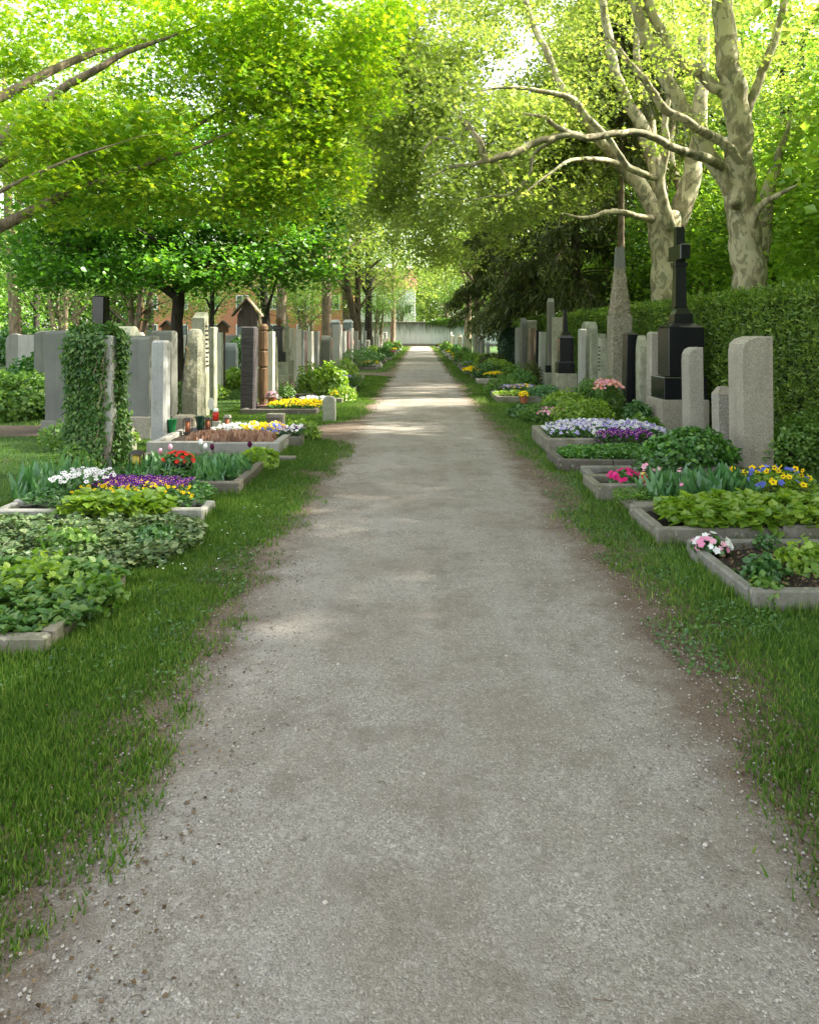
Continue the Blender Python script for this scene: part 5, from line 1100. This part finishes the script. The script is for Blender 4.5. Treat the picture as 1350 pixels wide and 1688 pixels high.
limbs = [[(*at(1236, 600, DB)[:2], -.1, .42), *pl(DB, (1236, 560, 31), (1235, 475, 27), (1232, 430, 26), (1226, 390, 25), (1221, 340, 24), (1219, 300, 24), (1217, 260, 22), (1218, 210, 20), (1212, 160, 20), (1203, 120, 19), (1196, 80, 18), (1190, 0, 16), (1180, -120, 12), (1185, -300, 6))],
         pl(DB, (1214, 330, 14), (1190, 288, 14), (1165, 250, 13), (1150, 215, 13), (1125, 180, 12), (1108, 150, 11), (1092, 110, 11), (1070, 70, 10), (1050, 20, 9), (1020, -70, 7), (1000, -200, 3)),
         pl(DB, (1218, 265, 6, 14.9), (1200, 243, 8, 14.7), (1165, 220, 8, 14.5), (1135, 203, 7, 14.2), (1100, 182, 7, 14), (1078, 158, 6.5, 13.9), (1060, 128, 6, 13.8), (1030, 98, 5.5, 13.7), (1000, 50, 5, 13.6), (985, -20, 4, 13.6), (950, -110, 2, 13.6)),
         pl(DB, (1190, 275, 7, 14.9), (1158, 258, 8, 14.5), (1125, 250, 7, 14.2), (1100, 238, 6.5, 13.9), (1070, 224, 6, 13.6), (1041, 217, 6, 13.4), (1010, 222, 6, 13.2), (970, 226, 6, 13), (940, 221, 6, 12.8), (920, 210, 4, 12.7), (904, 198, 4, 12.6), (885, 190, 3, 12.5), (850, 184, 2, 12.4)),
         pl(DB, (940, 221, 5, 12.8), (915, 226, 6, 12.7), (888, 233, 6, 12.6), (862, 245, 6, 12.5), (835, 256, 6, 12.3), (808, 263, 6, 12.2), (797, 255, 6, 12.1), (791, 236, 6, 12), (778, 216, 5, 12), (766, 203, 5, 12), (757, 190, 3, 12)),
         pl(DB, (768, 212, 3.5, 12), (758, 225, 3, 12), (745, 229, 2.5, 12), (722, 228, 2.5, 12), (704, 240, 2, 12), (690, 268, 1, 12)),
         pl(DB, (935, 222, 3, 12.8), (905, 236, 3, 12.9), (888, 246, 3, 13), (876, 262, 2.5, 13), (873, 285, 2.5, 13), (860, 305, 2, 13), (842, 320, 1.5, 13), (800, 325, 1.2, 13), (765, 332, 1, 13)),
         pl(DB, (800, 264, 4, 12.2), (775, 272, 3.5, 12.2), (740, 276, 3, 12.3), (728, 283, 1.5, 12.4), (690, 300, 1, 12.6)),
         pl(DB, (1214, 165, 12), (1190, 150, 11), (1175, 140, 10), (1150, 120, 9), (1115, 93, 9), (1088, 50, 8), (1060, -30, 7), (1050, -160, 3)),
         pl(DB, (1225, 200, 8), (1236, 168, 8), (1252, 130, 7), (1262, 100, 7), (1285, 40, 6), (1300, -60, 4), (1310, -160, 2)),
         pl(DB, (1238, 395, 7), (1241, 365, 7, 14.9), (1250, 342, 6, 14.8), (1275, 325, 5, 14.6), (1320, 300, 4, 14.4)),
         pl(DB, (1212, 338, 9, 15), (1211, 332, 8, 14.75), (1210, 330, 5, 14.68)),
         pl(DB, (1236, 480, 14, 15.6), (1252, 430, 13, 15.7), (1258, 380, 12, 15.8), (1270, 300, 10, 16), (1300, 200, 8, 16.2))]
clB = blobs([pb(820, 200, 12.3, .9, 1.2, .6), pb(740, 260, 12.4, .8, 1.2, .6), pb(1040, 120, 14, 1.4, 1.4, .5), pb(900, 240, 13, 1.0, 1.2, .4), pb(1250, 110, 16, 1.3, 1.5, .9), pb(1120, 230, 15.5, .7, 1, .35), pb(1290, 330, 16.5, .7, 1, .8), pb(1150, -60, 15, 3.4, 2.5, 1.0), pb(900, -40, 14, 2.4, 2, .9), pb(1000, 40, 16, 2, 1.5, .5),
             pb(820, 330, 13, .8, 1.0, .4), pb(950, 110, 13.5, 1.0, 1.2, .4), pb(700, 130, 12.5, .8, 1, .4), pb(1320, 180, 16.5, .9, 1.2, 1.4), pb(1290, 40, 17, 1.2, 1.4, 1.0), pb(1180, 60, 18, 1.3, 1.2, 1.0), pb(1310, 320, 17, .6, 1, .9)], 7)
tree('plane_tree', 'stout mottled plane tree at the right edge with long crooked branches over the path', limbs, clB, 34, .19, .075, 'planeleaf', 'plane', MAPLE, up=.5, flat=.7, tw=.010, sides=16, rough=.03)

# spruces
def spruce(label, x, y, h, z0, rmax, seed, trunk_r=.26, n=36000, name='spruce_tree', bark='bark'):
    g = np.random.default_rng(seed); r = thing(name, label, 'tree', (x, y, 0))
    mb = MB(); mb.tube(spline([(0, 0, -.1), (0, 0, .6), (.03, 0, h*.4), (0, 0, h)], 6), np.linspace(trunk_r, .04, 19), 9, rough=.06)
    PP = []; TT = []; nb = 90
    for k in range(nb):
        t = (k+g.random())/nb; z = z0+(h-z0)*t**1.1; L = rmax*(1-t)**.75*g.uniform(.75, 1.1)+.3; a = g.uniform(0, 2*np.pi)
        s = np.linspace(0, 1, 7); R = L*s; Z = z+ .10*L*np.sin(s*np.pi*.6)-.42*L*s**2
        Q = np.stack([R*np.cos(a), R*np.sin(a), Z], 1); mb.tube(Q, np.linspace(.035, .006, 7), 4)
        m = int(n/nb*L/rmax*1.6); u_ = g.random(m)**.7; q = np.stack([np.interp(u_, s, Q[:, i]) for i in range(3)], 1)
        lat = g.normal(0, .16, m)*L*(.4+.6*(1-u_)); q += np.stack([-np.sin(a)*lat, np.cos(a)*lat, -np.abs(g.normal(0, .28, m))-.25*np.abs(lat)], 1)
        PP.append(q); tt = np.stack([np.cos(a)*np.ones(m)*.3, np.sin(a)*np.ones(m)*.3, -np.ones(m)*1.0], 1)+g.normal(0, .35, (m, 3)); TT.append(tt)
    mb.build('trunk', M[bark], r, True)
    P = np.concatenate(PP); T_ = np.concatenate(TT)
    mb = MB(); scatter(mb, (NEED[0]*[2.0, 1, 1], NEED[1]), P, g.normal(size=P.shape)+[0, 0, .3], g.uniform(.12, .30, len(P)), T=T_); mb.build('crown', M['spruce'], r)
    return r
spruce('dark drooping spruce left of centre in the right-hand group', gx(833, 46), 46, 17, 2.6, 3.6, 1, .3)
spruce('broad dark spruce whose thick trunk stands behind the hedge', gx(948, 31), 31, 15, 2.9, 4.0, 2, .42)
spruce('spruce with bare upper trunk right behind the rough obelisk', gx(1022, 22.5), 22.5, 14, 6.9, 2.6, 3, .19, 20000, bark='barkl')

# generic broadleaf crowns: four kinds, copied
def generic(name, label, leaf, bark, h, z0, r_, seed, ncl, per, ls, loc, multi=1, tr=.2, group=None, tpl=LEAF4, droop=0.0):
    g = np.random.default_rng(seed); limbs = []
    for k in range(multi):
        ox, oy = (0, 0) if multi == 1 else (g.normal(0, .12), g.normal(0, .12)); lean = g.normal(0, .05 if multi == 1 else .11, 2)
        limbs.append([(ox, oy, -.1, tr*1.25), (ox, oy, .4, tr), (ox+lean[0]*z0*.6, oy+lean[1]*z0*.6, z0*.8, tr*.85), (ox+lean[0]*h*.5, oy+lean[1]*h*.5, h*.6, tr*.5), (ox+lean[0]*h*.6, oy+lean[1]*h*.6, h*.9, tr*.15)])
    for k in range(9):
        a = g.uniform(0, 2*np.pi); z = g.uniform(z0*.8, h*.65); L = r_*g.uniform(.6, .95)
        limbs.append([(0, 0, z, tr*.4), (L*.4*math.cos(a), L*.4*math.sin(a), z+L*.35, tr*.25), (L*math.cos(a), L*math.sin(a), z+L*g.uniform(.2, .8), tr*.08)])
    u = g.normal(size=(ncl, 3)); u /= np.linalg.norm(u, axis=1)[:, None]; f = g.random(ncl)**.42
    hz = (h-z0)/2; lump = 1+.35*(vnoise(u[:, 0]*2.2+seed, u[:, 1]*2.2+u[:, 2]*2)-.5)*2
    P = u*(f*lump)[:, None]*[r_, r_, hz]+[0, 0, z0+hz]; P = P[P[:, 2] > z0*.75]
    k = vnoise(P[:, 0]*.8+seed, P[:, 2]*.9+P[:, 1]*.7) > .26; P = P[k]
    r = thing(name, label, 'tree', loc, 0, group); grow(r, limbs, P, bark, sides=7, step=.6, tw=.018)
    mb = MB(); fol(mb, P, per, .34, ls, tpl, .6, .55, droop); mb.build('crown', M[leaf], r); return r
G = 'trees behind the graves'
pale = generic('broadleaf_tree', 'pale green tree whose trunk stands beside the far end of the left verge', 'pale', 'barkl', 13, 3.6, 4.2, 11, 420, 34, .15, (gx(648, 80), 80, 0), tr=.22, group=G)
mid = generic('broadleaf_tree', 'dark-trunked forked tree between the left graves halfway to the wall', 'mid', 'barkd', 12, 3.2, 3.6, 12, 430, 34, .13, (gx(607, 55), 55, 0), tr=.24, group=G)
low = generic('broadleaf_tree', 'low brown multi-stemmed tree behind the back rows on the left', 'mid', 'barkl', 6, 1.9, 2.4, 13, 260, 34, .10, (gx(215, 24), 24, 0), 3, tr=.13, group=G)
willow = generic('broadleaf_tree', 'tall tree with hanging pale foliage left of the path opening', 'pale', 'bark', 14, 2.8, 4.0, 14, 520, 34, .16, (gx(590, 45), 45, 0), 2, tr=.20, group=G, tpl=(NEED[0]*[3, 1, 1], NEED[1]), droop=1.3)
mid.scale = (1.35,)*3; willow.scale = (1.2,)*3; pale.scale = (1.3,)*3
for src, px, D, s, lab in (
    (pale, 575, 48, 1.4, 'slender pale-trunked tree left of the dark forked trunk'),
    (mid, 440, 26, .72, 'split-trunk tree rising behind the carved post'),
    (pale, 462, 36, 1.15, 'light-barked tree behind the black column'),
    (pale, 540, 40, 1.3, 'pale-trunked tree behind the tall light pillar'),
    (mid, 350, 44, .8, 'middle-distance tree behind the lettered limestone'),
    (pale, 130, 36, .8, 'middle-distance tree at the far left'),
    (mid, 60, 52, 1.0, 'tall tree at the left edge of the background'),
    (low, 110, 30, 1.1, 'low leafy tree behind the tall black pillar'),
    (low, 330, 62, 1.1, 'low tree in front of the brick house'),
    (low, 505, 60, 1.1, 'low tree before the right end of the brick house'),
    (low, 620, 66, 1.0, 'low tree between dark forked trunk and the wall'),
    (mid, 250, 60, 1.0, 'background tree over the left part of the brick house'),
    (pale, 430, 66, 1.0, 'background tree over the middle of the brick house'),
    (willow, 510, 70, 1.0, 'hanging-leaved tree over the right part of the brick house'),
    (mid, 560, 82, 1.1, 'left background tree closest to the end wall'),
    (pale, 790, 50, 1.1, 'tree on the right with trunk before the spruce'),
    (pale, 770, 74, 1.6, 'pale tree right of the path near the end wall'),
    (pale, 735, 104, 1.5, 'bright tree right behind the end wall beyond the path'),
    (mid, 800, 98, 1.15, 'green tree behind the end wall, right of the path'),
    (pale, 625, 104, 1.1, 'pale tree behind the end wall, left of the white house'),
    (willow, 860, 66, 1.1, 'hanging-leaved tree behind the dark spruces'),
    (mid, 905, 58, 1.4, 'tree filling the gap between the two dark spruces'),
    (pale, 1000, 46, 1.3, 'pale tree behind the bare-trunked spruce'),
    (mid, 1075, 40, .95, 'tree behind the forked plane'),
    (pale, 1170, 34, .95, 'pale tree between the two planes'),
    (mid, 1260, 30, .85, 'tree behind the stout plane on the right edge'),
    (low, 1150, 27, 1.2, 'low leafy tree above the hedge between the planes'),
    (low, 1240, 24, 1.1, 'low leafy tree above the hedge at the right edge'),
    (low, 1035, 36, 1.3, 'bright low tree seen past the rough obelisk'),
    (low, 880, 50, 1.2, 'low bright green tree above the far hedge'),
    (low, 1330, 22, 1.1, 'low tree over the hedge outside the plane'),
    (pale, 1330, 40, 1.1, 'far tree at the right border'),
    (pale, 1205, 32, 1.35, 'tall pale tree behind the stout plane, filling the sky between the planes'),
    (mid, 1310, 27, 1.45, 'tall green tree at the upper right border behind the stout plane'),
    (pale, 1120, 40, 1.6, 'tall pale tree far behind the forked plane'),
    (mid, 1010, 60, 1.9, 'very tall tree behind the spruces'),
    (low, 664, 104, 1.25, 'small tree in front of the white house behind the end wall'),
    (pale, 30, 30, 1.2, 'tall pale tree in the upper left background'),
    (mid, 190, 38, 1.5, 'tall tree behind the dark maple crown'),
    (low, 745, 96, 1.5, 'low yellow-green tree leaning over the end wall'),
    (low, 810, 94, 1.5, 'low green tree over the right part of the end wall')):
    dup(src, (gx(px, D), D, 0), random.uniform(0, 6.28), s, lab, G)

# bushy trees added behind the hedge to shade the path, and the woods that close the view
thick = generic('shade_tree', 'dense low tree added behind the hedge for shade, nearest the camera out of frame', 'bright', 'bark', 9.0, 1.6, 3.5, 21, 1150, 44, .16, (10.2, 1.0, 0), 2, tr=.16, group='bushy trees added behind the hedge for shade')
for k, (x, y, s) in enumerate([(10.6, 6.0, 1.0), (10.0, 11.0, 1.02), (10.5, 16.0, .92), (10.8, 21.5, .85), (10.3, 27, .85), (11, 33, .9), (10.4, 39, .85), (9.9, -4.0, 1.0), (13.2, 3.6, 1.25), (12.8, 8.8, 1.2)]):
    dup(thick, (x, y, 0), (k*2.1) % 6.28, s, 'dense low tree added behind the hedge for shade, number %s along the row' % ['two', 'three', 'four', 'five', 'six', 'seven', 'eight', 'nine', 'ten', 'eleven'][k])
over = generic('shade_plane_tree', 'tall plane tree added on the right beside the camera for dappled shade', 'planeleaf', 'plane', 13, 6.4, 4.2, 31, 520, 44, .13, (6.6, 9.2, 0), tr=.34, group='planes added for shade')  # extra planes near the camera, added to throw dappled shade on the foreground
dup(over, (6.5, -2.5, 0), 4.0, 1.0, 'third plane tree added on the right for dappled shade')
dup(over, (6.4, 3.0, 0), 2.0, 1.0, 'second plane tree added on the right for dappled shade')
def woods(name, label, x0, x1, y0, y1, h, n, ls, leaf, seed):
    g = np.random.default_rng(seed); x = g.uniform(x0, x1, n); y = g.uniform(y0, y1, n); L = max(x1-x0, y1-y0)
    s = (x if (x1-x0) > (y1-y0) else y); t = h*(.72+.45*vnoise(s/6+seed, s*0)+.12*vnoise(s/1.7, s*0+4)); z = t*g.random(n)**.6
    P = np.stack([x-x0, y-y0, z], 1); r = thing(name, label, 'woods', (x0, y0, 0)); r['kind'] = 'stuff'
    mb = MB(); scatter(mb, LEAF4, P, upn(n, .5, .9), ls*g.uniform(.6, 1.4, n)); mb.build('foliage', M[leaf], r)
woods('far_woods', 'mass of far trees closing the view on the left', -85, -11, 100, 108, 13, 60000, .55, 'mid', 1)
woods('far_woods', 'mass of far trees closing the view on the right', -1, 90, 126, 134, 16, 70000, .6, 'pale', 2)
woods('side_woods', 'mass of trees along the left edge of the cemetery', -60, -48, 10, 100, 12, 60000, .55, 'mid', 3)
woods('side_woods', 'mass of trees along the right edge of the cemetery', 30, 42, 5, 125, 14, 80000, .5, 'pale', 4)
